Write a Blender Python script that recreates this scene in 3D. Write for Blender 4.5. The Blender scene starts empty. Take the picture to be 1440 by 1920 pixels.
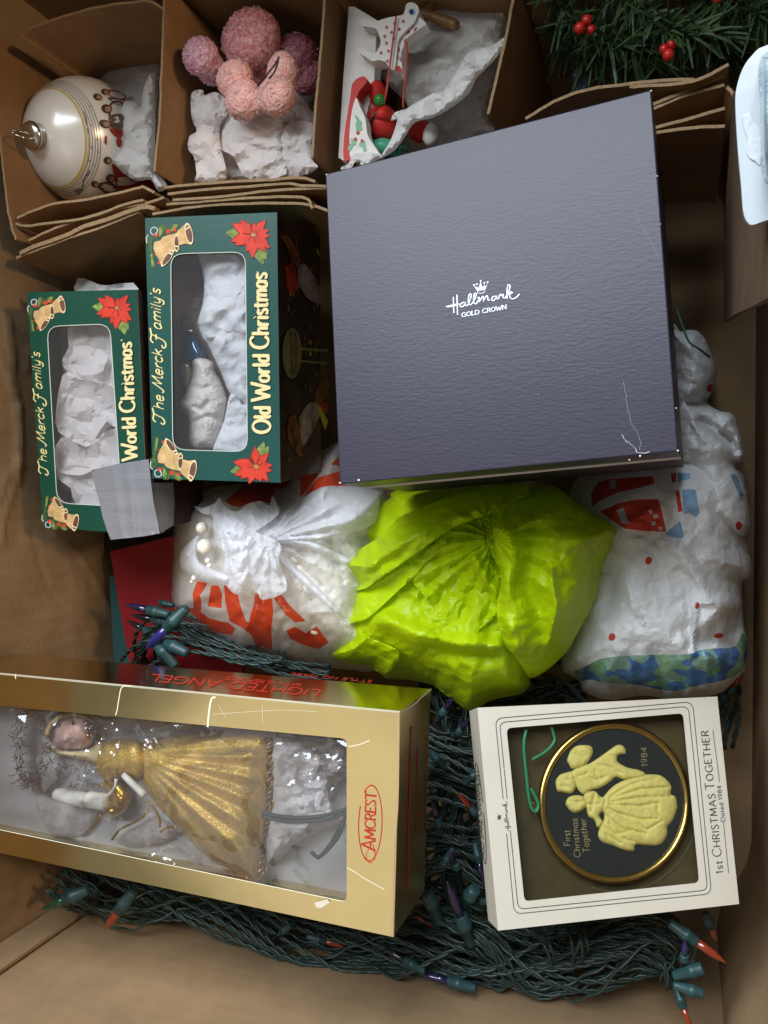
import bpy, math, random
import numpy as np
from mathutils import Vector, Matrix
from mathutils.geometry import delaunay_2d_cdt, tessellate_polygon

SC = bpy.context.scene
COL = SC.collection
RNG = np.random.default_rng(11)
random.seed(11)

# ------------------------------------------------------------------ camera
FOC, VPX, VPY, HC = 1544.0, 1280.0, 930.0, 0.65     # focal length (photo px), point straight below the lens, lens height
_d = np.array([VPX - 720, 960 - VPY, -FOC]); _d /= np.linalg.norm(_d)
_Z = -_d
_X = np.array([1.0, 0, 0]) - _Z[0] * _Z; _X /= np.linalg.norm(_X)
_Y = np.cross(_Z, _X)
ROT = np.array([_X, _Y, _Z])                        # camera -> world
EYE = np.array([0, 0, HC])
cd = bpy.data.cameras.new('camera'); cam = bpy.data.objects.new('camera', cd); COL.objects.link(cam)
M4 = Matrix.Identity(4)
for i in range(3):
    for j in range(3):
        M4[i][j] = ROT[i][j]
M4[2][3] = HC
cam.matrix_world = M4
cd.sensor_fit = 'HORIZONTAL'; cd.sensor_width = 36.0; cd.lens = 36.0 * FOC / 1440.0
cd.clip_start = 0.01; cd.clip_end = 20
SC.camera = cam

# ------------------------------------------------------------------ light: a cool window beyond the far side, a dim warm room lamp
W = bpy.data.worlds.new('World'); SC.world = W; W.use_nodes = True
bg = W.node_tree.nodes['Background']; bg.inputs[0].default_value = (0.60, 0.57, 0.54, 1); bg.inputs[1].default_value = 0.29
SC.view_settings.view_transform = 'Standard'; SC.view_settings.look = 'None'
SC.view_settings.exposure = 0.0; SC.view_settings.gamma = 1.0
def area(name, loc, target, sx, sy, power, col):
    l = bpy.data.lights.new(name, 'AREA'); l.shape = 'RECTANGLE'; l.size = sx; l.size_y = sy; l.energy = power; l.color = col
    o = bpy.data.objects.new(name, l); COL.objects.link(o); o.location = loc
    o.rotation_euler = (Vector(target) - Vector(loc)).to_track_quat('-Z', 'Y').to_euler()
    return o
area('window_light', (-0.45, 1.16, 1.6), (-0.22, 0.0, 0.1), 1.6, 1.2, 84, (0.84, 0.92, 1.0))
area('foil_fill_light', (-0.85, -0.85, 1.8), (-0.3, -0.2, 0.1), 1.1, 0.8, 2.0, (1.0, 0.95, 0.86))  # added fill standing in for a bright ceiling, lifts the foil's reflection
area('room_lamp', (1.15, 0.25, 1.0), (-0.3, 0, 0.1), 0.14, 0.14, 9, (1.0, 0.70, 0.42))

# ------------------------------------------------------------------ helpers
def ray(p):
    p = np.atleast_2d(np.asarray(p, float))
    return np.stack([p[:, 0] - 720, 960 - p[:, 1], np.full(len(p), -FOC)], 1) @ ROT.T
def Pz(p, z):                                        # photo points at height z
    r = ray(p); t = (np.asarray(z, float) - HC) / r[:, 2]
    return EYE + r * t[:, None] if np.ndim(t) else EYE + r * t
class Plane:                                         # a plane in the scene; dz is the height above it
    def __init__(s, n, p0):
        s.n = np.asarray(n, float) / np.linalg.norm(n); s.p0 = np.asarray(p0, float)
    def __call__(s, p, dz=0.0):
        r = ray(p); c = s.n @ (s.p0 - EYE) + np.asarray(dz, float) * np.ones(len(r))
        return EYE + r * (c / (r @ s.n))[:, None]
def face_of(vp, at, z):                              # plane through a photo point at height z whose depth runs to vp
    n = -ray(vp)[0]
    return Plane(n, Pz([at], z)[0])
def K(ox, oy, s):
    def f(l):
        a = np.asarray(l, float).reshape(-1, 2)
        return np.stack([ox + a[:, 0] / s, oy + a[:, 1] / s], 1)
    return f
def lin(c):
    c = np.asarray(c, float) / 255.0
    return tuple(np.where(c <= 0.04045, c / 12.92, ((c + 0.055) / 1.055) ** 2.4)) + (1.0,)

def smoothp(pts, n=6, closed=True):                  # Catmull-Rom
    p = np.asarray(pts, float)
    if closed: q = np.vstack([p[-1], p, p[0], p[1]])
    else: q = np.vstack([2 * p[0] - p[1], p, 2 * p[-1] - p[-2]])
    out = []
    t = np.linspace(0, 1, n, endpoint=False)[:, None]
    for i in range(len(q) - 3):
        a, b, c, d = q[i:i + 4]
        out.append(0.5 * (2 * b + (c - a) * t + (2 * a - 5 * b + 4 * c - d) * t ** 2 + (3 * b - 3 * c + d - a) * t ** 3))
    out = np.vstack(out)
    if not closed: out = np.vstack([out, p[-1:]])
    return out
def densify(p, step, closed=True):
    p = np.asarray(p, float); n = len(p); out = []
    for i in range(n if closed else n - 1):
        a, b = p[i], p[(i + 1) % n]
        k = max(1, int(math.ceil(np.linalg.norm(b - a) / step)))
        for j in range(k): out.append(a + (b - a) * j / k)
    if not closed: out.append(p[-1])
    return np.array(out)
def pip(q, poly):
    q = np.asarray(q, float); x, y = q[:, 0], q[:, 1]; r = np.zeros(len(q), bool); p = np.asarray(poly, float)
    for a, b in zip(p, np.roll(p, -1, 0)):
        c = (a[1] > y) != (b[1] > y)
        if c.any():
            xx = (b[0] - a[0]) * (y - a[1]) / (b[1] - a[1] + 1e-12) + a[0]
            r ^= c & (x < xx)
    return r
def dist(q, line, closed=True):
    q = np.asarray(q, float); p = np.asarray(line, float); best = np.full(len(q), 1e9)
    m = len(p) if closed else len(p) - 1
    for i in range(m):
        a, b = p[i], p[(i + 1) % len(p)]; ab = b - a; L = ab @ ab + 1e-12
        t = np.clip(((q - a) @ ab) / L, 0, 1)
        best = np.minimum(best, np.hypot(*(q - a - t[:, None] * ab).T))
    return best
def fill(outline, step, holes=(), lines=(), jit=0.28):
    o = densify(outline, step); V = [o]; E = []; k = 0
    def ring(r):
        nonlocal k
        n = len(r); E.extend([(k + i, k + (i + 1) % n) for i in range(n)]); k += n
    ring(o)
    hs = [densify(h, step) for h in holes]
    for h in hs: V.append(h); ring(h)
    for ln in lines:
        l = densify(ln, step, True); V.append(l); ring(l)
    lo, hi = o.min(0), o.max(0)
    gx = np.arange(lo[0], hi[0], step); gy = np.arange(lo[1], hi[1], step * 0.87)
    X, Y = np.meshgrid(gx, gy); X = X + (np.arange(len(gy)) % 2)[:, None] * step * 0.5
    g = np.stack([X.ravel(), Y.ravel()], 1) + RNG.uniform(-jit, jit, (X.size, 2)) * step
    ok = pip(g, o)
    for h in hs: ok &= ~pip(g, h)
    g = g[ok]
    if len(g):
        dd = dist(g, o)
        for h in hs: dd = np.minimum(dd, dist(g, h))
        g = g[dd > step * 0.45]
    V.append(g); V = np.vstack(V)
    r = delaunay_2d_cdt([Vector(v) for v in V], E, [], 0, 1e-6)
    W2 = np.array([(v[0], v[1]) for v in r[0]]); T = np.array([f for f in r[2] if len(f) == 3])
    c = W2[T].mean(1); ok = pip(c, o)
    for h in hs: ok &= ~pip(c, h)
    T = T[ok]
    a, b, cc = W2[T[:, 0]], W2[T[:, 1]], W2[T[:, 2]]
    s = (b[:, 0] - a[:, 0]) * (cc[:, 1] - a[:, 1]) - (b[:, 1] - a[:, 1]) * (cc[:, 0] - a[:, 0])
    T[s > 0] = T[s > 0][:, ::-1]                      # photo y runs down: keep the normals towards the lens
    return W2, T
def bnd(T):
    e = {}
    for t in T:
        for i in range(3):
            a, b = int(t[i]), int(t[(i + 1) % 3])
            if (b, a) in e: del e[(b, a)]
            else: e[(a, b)] = 1
    return list(e)

# noise -------------------------------------------------------------
_PT = RNG.permutation(4096); _PV = RNG.uniform(-1, 1, 4096)
def _h(i, j, s): return _PV[_PT[(_PT[(i.astype(int) * 7 + s * 131) % 4096] + j.astype(int) * 13) % 4096]]
def vn(x, y, s=0):
    i, j = np.floor(x), np.floor(y); u, v = x - i, y - j
    u = u * u * (3 - 2 * u); v = v * v * (3 - 2 * v)
    return (_h(i, j, s) * (1 - u) + _h(i + 1, j, s) * u) * (1 - v) + (_h(i, j + 1, s) * (1 - u) + _h(i + 1, j + 1, s) * u) * v
def tin(x, y, s=0):                                  # crumple facets: linear on skewed triangles
    k = (x + y) * 0.366; xs, ys = x + k, y + k
    i, j = np.floor(xs), np.floor(ys); u, v = xs - i, ys - j
    a = _h(i, j, s); c = _h(i + 1, j + 1, s)
    up = u > v
    b = np.where(up, _h(i + 1, j, s), _h(i, j + 1, s))
    m, n = np.where(up, u, v), np.where(up, v, u)
    return a * (1 - m) + b * (m - n) + c * n
def crum(p, sc, s=0, octs=3, amp=0.5, warp=0.35):
    x, y = p[:, 0] / sc, p[:, 1] / sc
    wx, wy = vn(x * 0.7, y * 0.7, s + 50) * warp * 2, vn(x * 0.7 + 9, y * 0.7, s + 51) * warp * 2
    x, y = x + wx, y + wy; r = 0; a = 1.0
    for o in range(octs):
        an = 0.6 * o + s
        X, Y = x * math.cos(an) - y * math.sin(an), x * math.sin(an) + y * math.cos(an)
        r = r + a * tin(X, Y, s + o); a *= amp; x, y = x * 2.03, y * 2.03
    return r
def dome(d, R): t = np.clip(d / R, 0, 1); return np.sqrt(1 - (1 - t) ** 2)

def buckle(V, T, pin, ex, iters, hmin, hmax, kb=0.5, seed=0, exf=None):
    # give the sheet more paper than room and let it crease: distance constraints along edges and across them
    T = np.asarray(T); V = V.copy(); V0 = V.copy(); n = len(V)
    em = {}
    for t in T.tolist():
        for k in range(3):
            a, b, c = t[k], t[(k + 1) % 3], t[(k + 2) % 3]; em.setdefault((min(a, b), max(a, b)), []).append(c)
    E = np.array(list(em.keys())); X = np.array([v for v in em.values() if len(v) == 2])
    I = np.r_[E[:, 0], X[:, 0]]; J = np.r_[E[:, 1], X[:, 1]]; k = np.r_[np.ones(len(E)), np.full(len(X), kb)]
    L0 = np.linalg.norm(V[I] - V[J], axis=1); e = ex * np.ones(n) if exf is None else ex * exf
    L0 = L0 * (1 + .5 * (e[I] + e[J])); deg = np.bincount(np.r_[I, J], np.r_[k, k], n) + 1e-9; free = (~pin).astype(float)
    prev = V.copy()
    for it in range(iters):
        d = V[I] - V[J]; L = np.linalg.norm(d, axis=1) + 1e-12
        c = d * (k * .5 * (L - L0) / L)[:, None]
        for a in range(3):
            V[:, a] += 1.6 * free * (np.bincount(J, c[:, a], n) - np.bincount(I, c[:, a], n)) / deg * 1.9
        dz = V[:, 2] - V0[:, 2]; V[:, 2] = V0[:, 2] + np.where(dz > hmax, hmax + .5 * (dz - hmax), np.where(dz < hmin, hmin + .5 * (dz - hmin), dz))
        xy = V[:, :2] - V0[:, :2]; V[:, :2] -= .004 * xy
    return V

# objects -------------------------------------------------------------
ORG = {}
def thing(name, label, cat, loc, group=None):
    o = bpy.data.objects.new(name, None); COL.objects.link(o); o.empty_display_size = 0.02
    o.location = tuple(loc); o['label'] = label; o['category'] = cat
    if group: o['group'] = group
    ORG[o.name] = np.array(loc, float)
    return o
def obj(name, V, Fc, mat, parent=None, smooth=False, mi=None, label=None, cat=None, group=None, kind=None):
    V = np.asarray(V, float)
    if parent is not None: org = ORG[parent.name]
    else: org = np.array([V[:, 0].mean(), V[:, 1].mean(), V[:, 2].min()])
    me = bpy.data.meshes.new(name); me.from_pydata((V - org).tolist(), [], [tuple(int(i) for i in f) for f in Fc])
    for m in (mat if isinstance(mat, (list, tuple)) else [mat]): me.materials.append(m)
    if mi is not None: me.polygons.foreach_set('material_index', [int(i) for i in mi])
    if smooth: me.polygons.foreach_set('use_smooth', [True] * len(me.polygons))
    me.update()
    o = bpy.data.objects.new(name, me); COL.objects.link(o)
    if parent is not None: o.parent = parent
    else: o.location = tuple(org)
    ORG[o.name] = org
    if label: o['label'] = label
    if cat: o['category'] = cat
    if group: o['group'] = group
    if kind: o['kind'] = kind
    return o
def join(parts):
    V = []; F = []; k = 0
    for v, f in parts:
        V.append(np.asarray(v)); F.extend([[int(i) + k for i in q] for q in f]); k += len(v)
    return np.vstack(V), F
def interp(P, T, val, Q):                            # piecewise linear interpolation of val on a coarse mesh
    out = np.zeros(len(Q)); order = np.argsort(Q[:, 0]); qx = Q[order, 0]
    for t in T:
        a, b, c = P[t]; x0, x1 = min(a[0], b[0], c[0]), max(a[0], b[0], c[0])
        i0, i1 = np.searchsorted(qx, [x0 - 1e-6, x1 + 1e-6]); 
        if i1 <= i0: continue
        idx = order[i0:i1]; q = Q[idx]; den = (b[0] - a[0]) * (c[1] - a[1]) - (b[1] - a[1]) * (c[0] - a[0])
        if abs(den) < 1e-9: continue
        u = ((q[:, 0] - a[0]) * (c[1] - a[1]) - (q[:, 1] - a[1]) * (c[0] - a[0])) / den; v = ((b[0] - a[0]) * (q[:, 1] - a[1]) - (b[1] - a[1]) * (q[:, 0] - a[0])) / den
        m = (u >= -1e-6) & (v >= -1e-6) & (u + v <= 1 + 1e-6)
        out[idx[m]] = val[t[0]] * (1 - u[m] - v[m]) + val[t[1]] * u[m] + val[t[2]] * v[m]
    return out
def sheet_geo(outline, zf, step=7, M=Pz, lines=(), holes=(), skirt=None, shrink=0.03, paper=None):
    V2, T = fill(outline, step, holes, lines)
    z = zf(V2); V = M(V2, z); F = [list(t) for t in T]
    if paper is not None:
        pin = np.zeros(len(V), bool); pin[[i for e in bnd(T) for i in e]] = paper.get('pin', False)
        exf = np.clip(dist(V2, outline) / 8, .15, 1) if paper.get('pin') else None
        off = np.zeros(len(V2)); prev = None
        for sc, ex in paper.get('scales', ()):       # big creases first, then smaller ones between them
            C2, CT = fill(outline, sc, holes)
            zc = zf(C2) + (interp(prev[0], prev[1], prev[2], C2) if prev is not None else 0) + .0007 * RNG.normal(size=len(C2)) * min(1, sc / 16)
            pc = np.zeros(len(C2), bool); pc[[i for e in bnd(CT) for i in e]] = paper.get('pin', False)
            CV = buckle(M(C2, zc), CT, pc, ex * paper.get('k', .5), paper.get('n', 60), paper.get('lo', -.004), paper.get('hi', .008), .35)
            nn = M.n if isinstance(M, Plane) else np.array([0, 0, 1.0])
            o1 = (CV - M(C2, zf(C2))) @ nn
            prev = (C2, CT, o1)
        if paper.get('final'):                       # keep the creased mesh itself: flat facets meeting in sharp folds
            V2, T = prev[0], prev[1]; z = zf(V2) + prev[2]; V = M(V2, z); F = [list(t) for t in T]
        elif prev is not None: V = M(V2, z + interp(prev[0], prev[1], prev[2], V2))
        if paper.get('ex', 0): V = buckle(V, T, pin, paper['ex'], paper.get('nf', 30), paper.get('lo', -.004), paper.get('hi', .008), paper.get('kb', .6), exf=exf)
        z = V[:, 2] if M is Pz else z
    if skirt is not None:
        c = V2.mean(0); e = bnd(T); ids = {}
        add2 = []; addz = []
        for a, b in e:
            for i in (a, b):
                if i not in ids:
                    ids[i] = len(V2) + len(add2); add2.append(V2[i] + (c - V2[i]) * shrink)
                    addz.append(max(skirt, -0.075) if M is Pz else z[i] - skirt)
        add2 = np.array(add2); V = np.vstack([V, M(add2, np.array(addz))])
        for a, b in e: F.append([b, a, ids[a], ids[b]])
    return V2, V, F
def sheet(name, outline, zf, mat, parent=None, step=7, M=Pz, regions=(), holes=(), skirt=None, smooth=True, shrink=0.03, paper=None, sharp=None, **kw):
    V2, V, F = sheet_geo(outline, zf, step, M, [r[0] for r in regions], holes, skirt, shrink, paper)
    mi = None
    if regions:
        mi = np.zeros(len(F), int); c = np.array([V2[[i if i < len(V2) else 0 for i in f]].mean(0) for f in F])
        for poly, k in regions:
            m = pip(c, poly); m[[i for i, f in enumerate(F) if len(f) == 4]] = False; mi[m] = k
    o = obj(name, V, F, mat, parent, smooth, mi, **kw)
    if paper is not None or sharp: o.data.set_sharp_from_angle(angle=math.radians(sharp or (12 if paper.get('crisp') else 24)))
    return o
def inflate_geo(outline, h, step=5, M=Pz, z0=0.0, R=None, grooves=(), gw=4, gd=0.3, extra=None, back=0.3):
    V2, T = fill(outline, step); d = dist(V2, outline); R = R or d.max()
    hh = dome(d, R) * h
    for g in grooves:
        q = np.exp(-(dist(V2, np.asarray(g), False) / gw) ** 2); hh = hh * (1 - gd * q)
    if extra is not None: hh = hh + extra(V2) * np.clip(d / R * 3, 0, 1)
    hb = -dome(d, R) * h * back
    top = M(V2, z0 + hh); bot = M(V2, z0 + hb); n = len(V2)
    F = [list(t) for t in T] + [[t[2] + n, t[1] + n, t[0] + n] for t in T]
    return np.vstack([top, bot]), F
def inflate(name, outline, h, mat, parent=None, smooth=True, label=None, cat=None, group=None, **kw):
    V, F = inflate_geo(outline, h, **kw)
    return obj(name, V, F, mat, parent, smooth, label=label, cat=cat, group=group)
def tri(poly, holes=()):
    rings = [np.asarray(poly, float)] + [np.asarray(h, float) for h in holes]
    t = tessellate_polygon([[Vector((p[0], p[1], 0)) for p in r] for r in rings])
    A = np.vstack(rings); out = []
    for f in t:
        a, b, c = (A[i] for i in f)
        s = (b[0] - a[0]) * (c[1] - a[1]) - (b[1] - a[1]) * (c[0] - a[0])
        if abs(s) < 1e-12: continue
        out.append(list(f) if s < 0 else [f[0], f[2], f[1]])
    return A, out, [len(r) for r in rings]
def slab_geo(outline, M, th, holes=(), dz=0.0):       # flat plate with thickness along the plane normal
    A, T, L = tri(outline, holes)
    top = M(A, dz); n = len(A)
    nn = M.n if isinstance(M, Plane) else np.array([0, 0, 1.0])
    bot = top - nn * th
    F = [list(t) for t in T] + [[t[2] + n, t[1] + n, t[0] + n] for t in T]; mi = [0] * len(F); k = 0
    for l in L:
        for i in range(l):
            a, b = k + i, k + (i + 1) % l; F.append([a, a + n, b + n, b]); mi.append(1)
        k += l
    return np.vstack([top, bot]), F, mi
def slab(name, outline, M, th, mat, parent=None, holes=(), dz=0.0, edge=None, **kw):
    V, F, mi = slab_geo(outline, M, th, holes, dz)
    return obj(name, V, F, [mat, edge or mat], parent, False, mi, **kw)
def decal_geo(polys, M, dz=0.00025):
    out = []
    for i, p in enumerate(polys):
        A, T, _ = tri(p); out.append((M(A, dz + i * 6e-6), T))
    return join(out)
def decal(name, polys, M, mat, parent, dz=0.00025, **kw):
    V, F = decal_geo(polys, M, dz); return obj(name, V, F, mat, parent, **kw)
def rrect(c, r, n=5):                                 # quad with rounded corners
    c = np.asarray(c, float); out = []
    for i in range(4):
        p, a, b = c[i], c[i - 1], c[(i + 1) % 4]
        u = (a - p) / np.linalg.norm(a - p) * r; v = (b - p) / np.linalg.norm(b - p) * r
        for t in np.linspace(0, 1, n): out.append(p + u * (1 - t) ** 2 + v * t ** 2)
    return np.array(out)
def lerp_quad(q, u, v):                               # u right, v down in a photo quad TL TR BR BL
    q = np.asarray(q, float); u = np.asarray(u, float)[..., None]; v = np.asarray(v, float)[..., None]
    return (q[0] * (1 - u) + q[1] * u) * (1 - v) + (q[3] * (1 - u) + q[2] * u) * v
def frames(P):
    P = np.asarray(P, float); t = np.gradient(P, axis=0); t /= np.linalg.norm(t, axis=1)[:, None] + 1e-12
    n = np.cross(t[0], [0.3, 0.2, 1.0]); n /= np.linalg.norm(n) + 1e-12; N = []
    for i in range(len(P)):
        n = n - t[i] * (n @ t[i]); n /= np.linalg.norm(n) + 1e-12; N.append(n)
    N = np.array(N); return t, N, np.cross(t, N)
def tube_geo(P, r, n=6, cap=True):
    P = np.asarray(P, float); r = np.broadcast_to(np.asarray(r, float), (len(P),)); t, N, B = frames(P)
    a = np.linspace(0, 2 * math.pi, n, endpoint=False)
    V = (P[:, None] + r[:, None, None] * (np.cos(a)[None, :, None] * N[:, None] + np.sin(a)[None, :, None] * B[:, None])).reshape(-1, 3)
    F = [[i * n + j, i * n + (j + 1) % n, (i + 1) * n + (j + 1) % n, (i + 1) * n + j] for i in range(len(P) - 1) for j in range(n)]
    if cap: F += [list(range(n))[::-1], [(len(P) - 1) * n + j for j in range(n)]]
    return V, F
def tube(name, P, r, mat, parent=None, n=6, **kw):
    V, F = tube_geo(P, r, n); return obj(name, V, F, mat, parent, True, **kw)
def lathe_geo(prof, p, axis, n=16):                   # prof: (distance along the axis, radius)
    axis = np.asarray(axis, float); axis = axis / np.linalg.norm(axis)
    return tube_geo_ax(np.array([np.asarray(p) + axis * a for a, _ in prof]), [r for _, r in prof], axis, n)
def tube_geo_ax(P, r, ax, n):
    u = np.cross(ax, [0.31, 0.87, 0.2]); u /= np.linalg.norm(u); w = np.cross(ax, u)
    a = np.linspace(0, 2 * math.pi, n, endpoint=False)
    V = np.vstack([P[i] + r[i] * (np.cos(a)[:, None] * u + np.sin(a)[:, None] * w) for i in range(len(P))])
    F = [[i * n + j, i * n + (j + 1) % n, (i + 1) * n + (j + 1) % n, (i + 1) * n + j] for i in range(len(P) - 1) for j in range(n)]
    F += [list(range(n))[::-1], [(len(P) - 1) * n + j for j in range(n)]]
    return V, F
def ball_geo(c, r, n=16, m=10, sq=(1, 1, 1), rough=0.0, seed=0):
    th = np.linspace(0, math.pi, m + 1); a = np.linspace(0, 2 * math.pi, n, endpoint=False)
    D = np.array([[math.sin(t) * math.cos(b), math.sin(t) * math.sin(b), math.cos(t)] for t in th for b in a])
    rr = np.ones(len(D))
    if rough:
        g = np.random.default_rng(seed); rr = 1 + g.normal(0, rough, len(D))
        rr[:n] = rr[0]; rr[-n:] = rr[-1]
    V = np.asarray(c) + D * rr[:, None] * r * np.asarray(sq)
    F = [[i * n + j, (i + 1) * n + j, (i + 1) * n + (j + 1) % n, i * n + (j + 1) % n] for i in range(m) for j in range(n)]
    return V, F
def ball(name, c, r, mat, parent=None, smooth=True, label=None, cat=None, group=None, **kw):
    V, F = ball_geo(c, r, **kw); return obj(name, V, F, mat, parent, smooth, label=label, cat=cat, group=group)
def pxm(p, z):                                        # metres per photo pixel near p at height z
    a = Pz([p, (p[0], p[1] + 1)], z); return np.linalg.norm(a[0] - a[1])

# ------------------------------------------------------------------ materials
def mat(name, col, rough=0.6, spec=0.4, metal=0.0, var=0.0, vscale=60, bump=0.0, bscale=300, stretch=(1, 1, 1), col2=None,
        trans=0.0, coat=0.0, sss=0.0, detail=4.0, alpha=None, wave=None, sheen=0.0, vor=None, spark=0.0, crease=None):
    m = bpy.data.materials.new(name); m.use_nodes = True; nt = m.node_tree; b = nt.nodes['Principled BSDF']
    N = nt.nodes.new; L = nt.links.new
    c = tuple(col) if len(col) == 4 else tuple(col) + (1,)
    b.inputs['Base Color'].default_value = c; b.inputs['Roughness'].default_value = rough
    b.inputs['Specular IOR Level'].default_value = spec; b.inputs['Metallic'].default_value = metal
    b.inputs['Coat Weight'].default_value = coat; b.inputs['Coat Roughness'].default_value = 0.08
    b.inputs['Sheen Weight'].default_value = sheen
    if sss: b.inputs['Subsurface Weight'].default_value = sss; b.inputs['Subsurface Radius'].default_value = (0.004, 0.002, 0.0015)
    tc = N('ShaderNodeTexCoord'); mp = N('ShaderNodeMapping'); mp.inputs['Scale'].default_value = stretch; L(tc.outputs['Object'], mp.inputs[0])
    if var:
        nz = N('ShaderNodeTexNoise'); nz.inputs['Scale'].default_value = vscale; nz.inputs['Detail'].default_value = detail; nz.inputs['Roughness'].default_value = 0.62
        L(mp.outputs[0], nz.inputs['Vector'])
        mx = N('ShaderNodeMix'); mx.data_type = 'RGBA'
        c2 = col2 or tuple(x * (1 - var) for x in c[:3]) + (1,)
        c1 = c if col2 else tuple(min(1, x * (1 + var * 0.6)) for x in c[:3]) + (1,)
        mx.inputs[6].default_value = c2; mx.inputs[7].default_value = c1
        rp = N('ShaderNodeMapRange'); rp.inputs[1].default_value = 0.32; rp.inputs[2].default_value = 0.68
        L(nz.outputs['Fac'], rp.inputs[0]); L(rp.outputs[0], mx.inputs[0]); L(mx.outputs[2], b.inputs['Base Color'])
    if vor:
        vo = N('ShaderNodeTexVoronoi'); vo.inputs['Scale'].default_value = vor[0]; L(mp.outputs[0], vo.inputs['Vector'])
        sp = N('ShaderNodeSeparateColor'); L(vo.outputs['Color'], sp.inputs[0])
        cr = N('ShaderNodeValToRGB'); cr.color_ramp.interpolation = 'CONSTANT'; els = cr.color_ramp.elements
        for i, q in enumerate(vor[1]):
            e = els[i] if i < 2 else els.new(0.5)
            e.position = i / len(vor[1]); e.color = q
        L(sp.outputs[0], cr.inputs[0]); L(cr.outputs[0], b.inputs['Base Color'])
    if bump or wave or crease:
        bp = N('ShaderNodeBump'); bp.inputs['Strength'].default_value = bump or 0.3; bp.inputs['Distance'].default_value = 0.001
        nb = N('ShaderNodeTexNoise'); nb.inputs['Scale'].default_value = bscale; nb.inputs['Detail'].default_value = 3; L(mp.outputs[0], nb.inputs['Vector'])
        h = nb.outputs['Fac']
        if wave:
            wv = N('ShaderNodeTexWave'); wv.bands_direction = wave[0]; wv.inputs['Scale'].default_value = wave[1]; wv.inputs['Distortion'].default_value = wave[3] if len(wave) > 3 else 1.5
            wv.inputs['Detail'].default_value = 2; L(mp.outputs[0], wv.inputs['Vector'])
            ad = N('ShaderNodeMath'); ad.operation = 'MULTIPLY_ADD'; ad.inputs[1].default_value = wave[2]; L(wv.outputs['Fac'], ad.inputs[0]); L(h, ad.inputs[2]); h = ad.outputs[0]
        if crease:                                       # creased paper: cell facets with sharp ridges, two sizes
            dn = N('ShaderNodeTexNoise'); dn.inputs['Scale'].default_value = crease[0] * .5; L(mp.outputs[0], dn.inputs['Vector'])
            dm = N('ShaderNodeMix'); dm.data_type = 'RGBA'; dm.blend_type = 'LINEAR_LIGHT'; dm.inputs[0].default_value = .5 / crease[0]; L(mp.outputs[0], dm.inputs[6]); L(dn.outputs['Color'], dm.inputs[7])
            for q, wgt in ((1, 1.0), (2.7, .4)):
                vo2 = N('ShaderNodeTexVoronoi'); vo2.inputs['Scale'].default_value = crease[0] * q; L(dm.outputs[2], vo2.inputs['Vector'])
                a2 = N('ShaderNodeMath'); a2.operation = 'MULTIPLY_ADD'; a2.inputs[1].default_value = crease[1] * wgt; L(vo2.outputs['Distance'], a2.inputs[0]); L(h, a2.inputs[2]); h = a2.outputs[0]
        L(h, bp.inputs['Height']); L(bp.outputs[0], b.inputs['Normal'])
    if spark:
        vo = N('ShaderNodeTexVoronoi'); vo.inputs['Scale'].default_value = spark; L(mp.outputs[0], vo.inputs['Vector'])
        sp = N('ShaderNodeSeparateColor'); L(vo.outputs['Color'], sp.inputs[0])
        mr = N('ShaderNodeMapRange'); mr.inputs[1].default_value = 0; mr.inputs[2].default_value = 1; mr.inputs[3].default_value = 0.08; mr.inputs[4].default_value = 0.75
        L(sp.outputs[1], mr.inputs[0]); L(mr.outputs[0], b.inputs['Roughness'])
    out = nt.nodes['Material Output']; last = b.outputs[0]
    if trans:
        tr = N('ShaderNodeBsdfTranslucent'); tr.inputs[0].default_value = c; ms = N('ShaderNodeMixShader'); ms.inputs[0].default_value = trans
        L(last, ms.inputs[1]); L(tr.outputs[0], ms.inputs[2]); last = ms.outputs[0]
    if alpha is not None:
        tp = N('ShaderNodeBsdfTransparent'); ms = N('ShaderNodeMixShader'); ms.inputs[0].default_value = alpha
        L(tp.outputs[0], ms.inputs[1]); L(last, ms.inputs[2]); last = ms.outputs[0]
    if last != b.outputs[0]: L(last, out.inputs[0])
    return m
def film(name, gloss=0.5, rough=0.06, tint=(0.97, 0.97, 0.98, 1), haze=0.0, hcol=(0.8, 0.8, 0.85, 1)):
    m = bpy.data.materials.new(name); m.use_nodes = True; nt = m.node_tree; N = nt.nodes.new; L = nt.links.new
    nt.nodes.remove(nt.nodes['Principled BSDF']); out = nt.nodes['Material Output']
    t = N('ShaderNodeBsdfTransparent'); t.inputs[0].default_value = tint
    g = N('ShaderNodeBsdfGlossy'); g.inputs['Roughness'].default_value = rough
    f = N('ShaderNodeFresnel'); f.inputs[0].default_value = 1.45
    mu = N('ShaderNodeMath'); mu.operation = 'MULTIPLY'; mu.use_clamp = True; mu.inputs[1].default_value = gloss; L(f.outputs[0], mu.inputs[0])
    s = N('ShaderNodeMixShader'); L(mu.outputs[0], s.inputs[0]); L(t.outputs[0], s.inputs[1]); L(g.outputs[0], s.inputs[2]); last = s.outputs[0]
    if haze:
        d = N('ShaderNodeBsdfDiffuse'); d.inputs[0].default_value = hcol
        s2 = N('ShaderNodeMixShader'); s2.inputs[0].default_value = haze; L(last, s2.inputs[1]); L(d.outputs[0], s2.inputs[2]); last = s2.outputs[0]
    L(last, out.inputs[0]); return m

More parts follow.
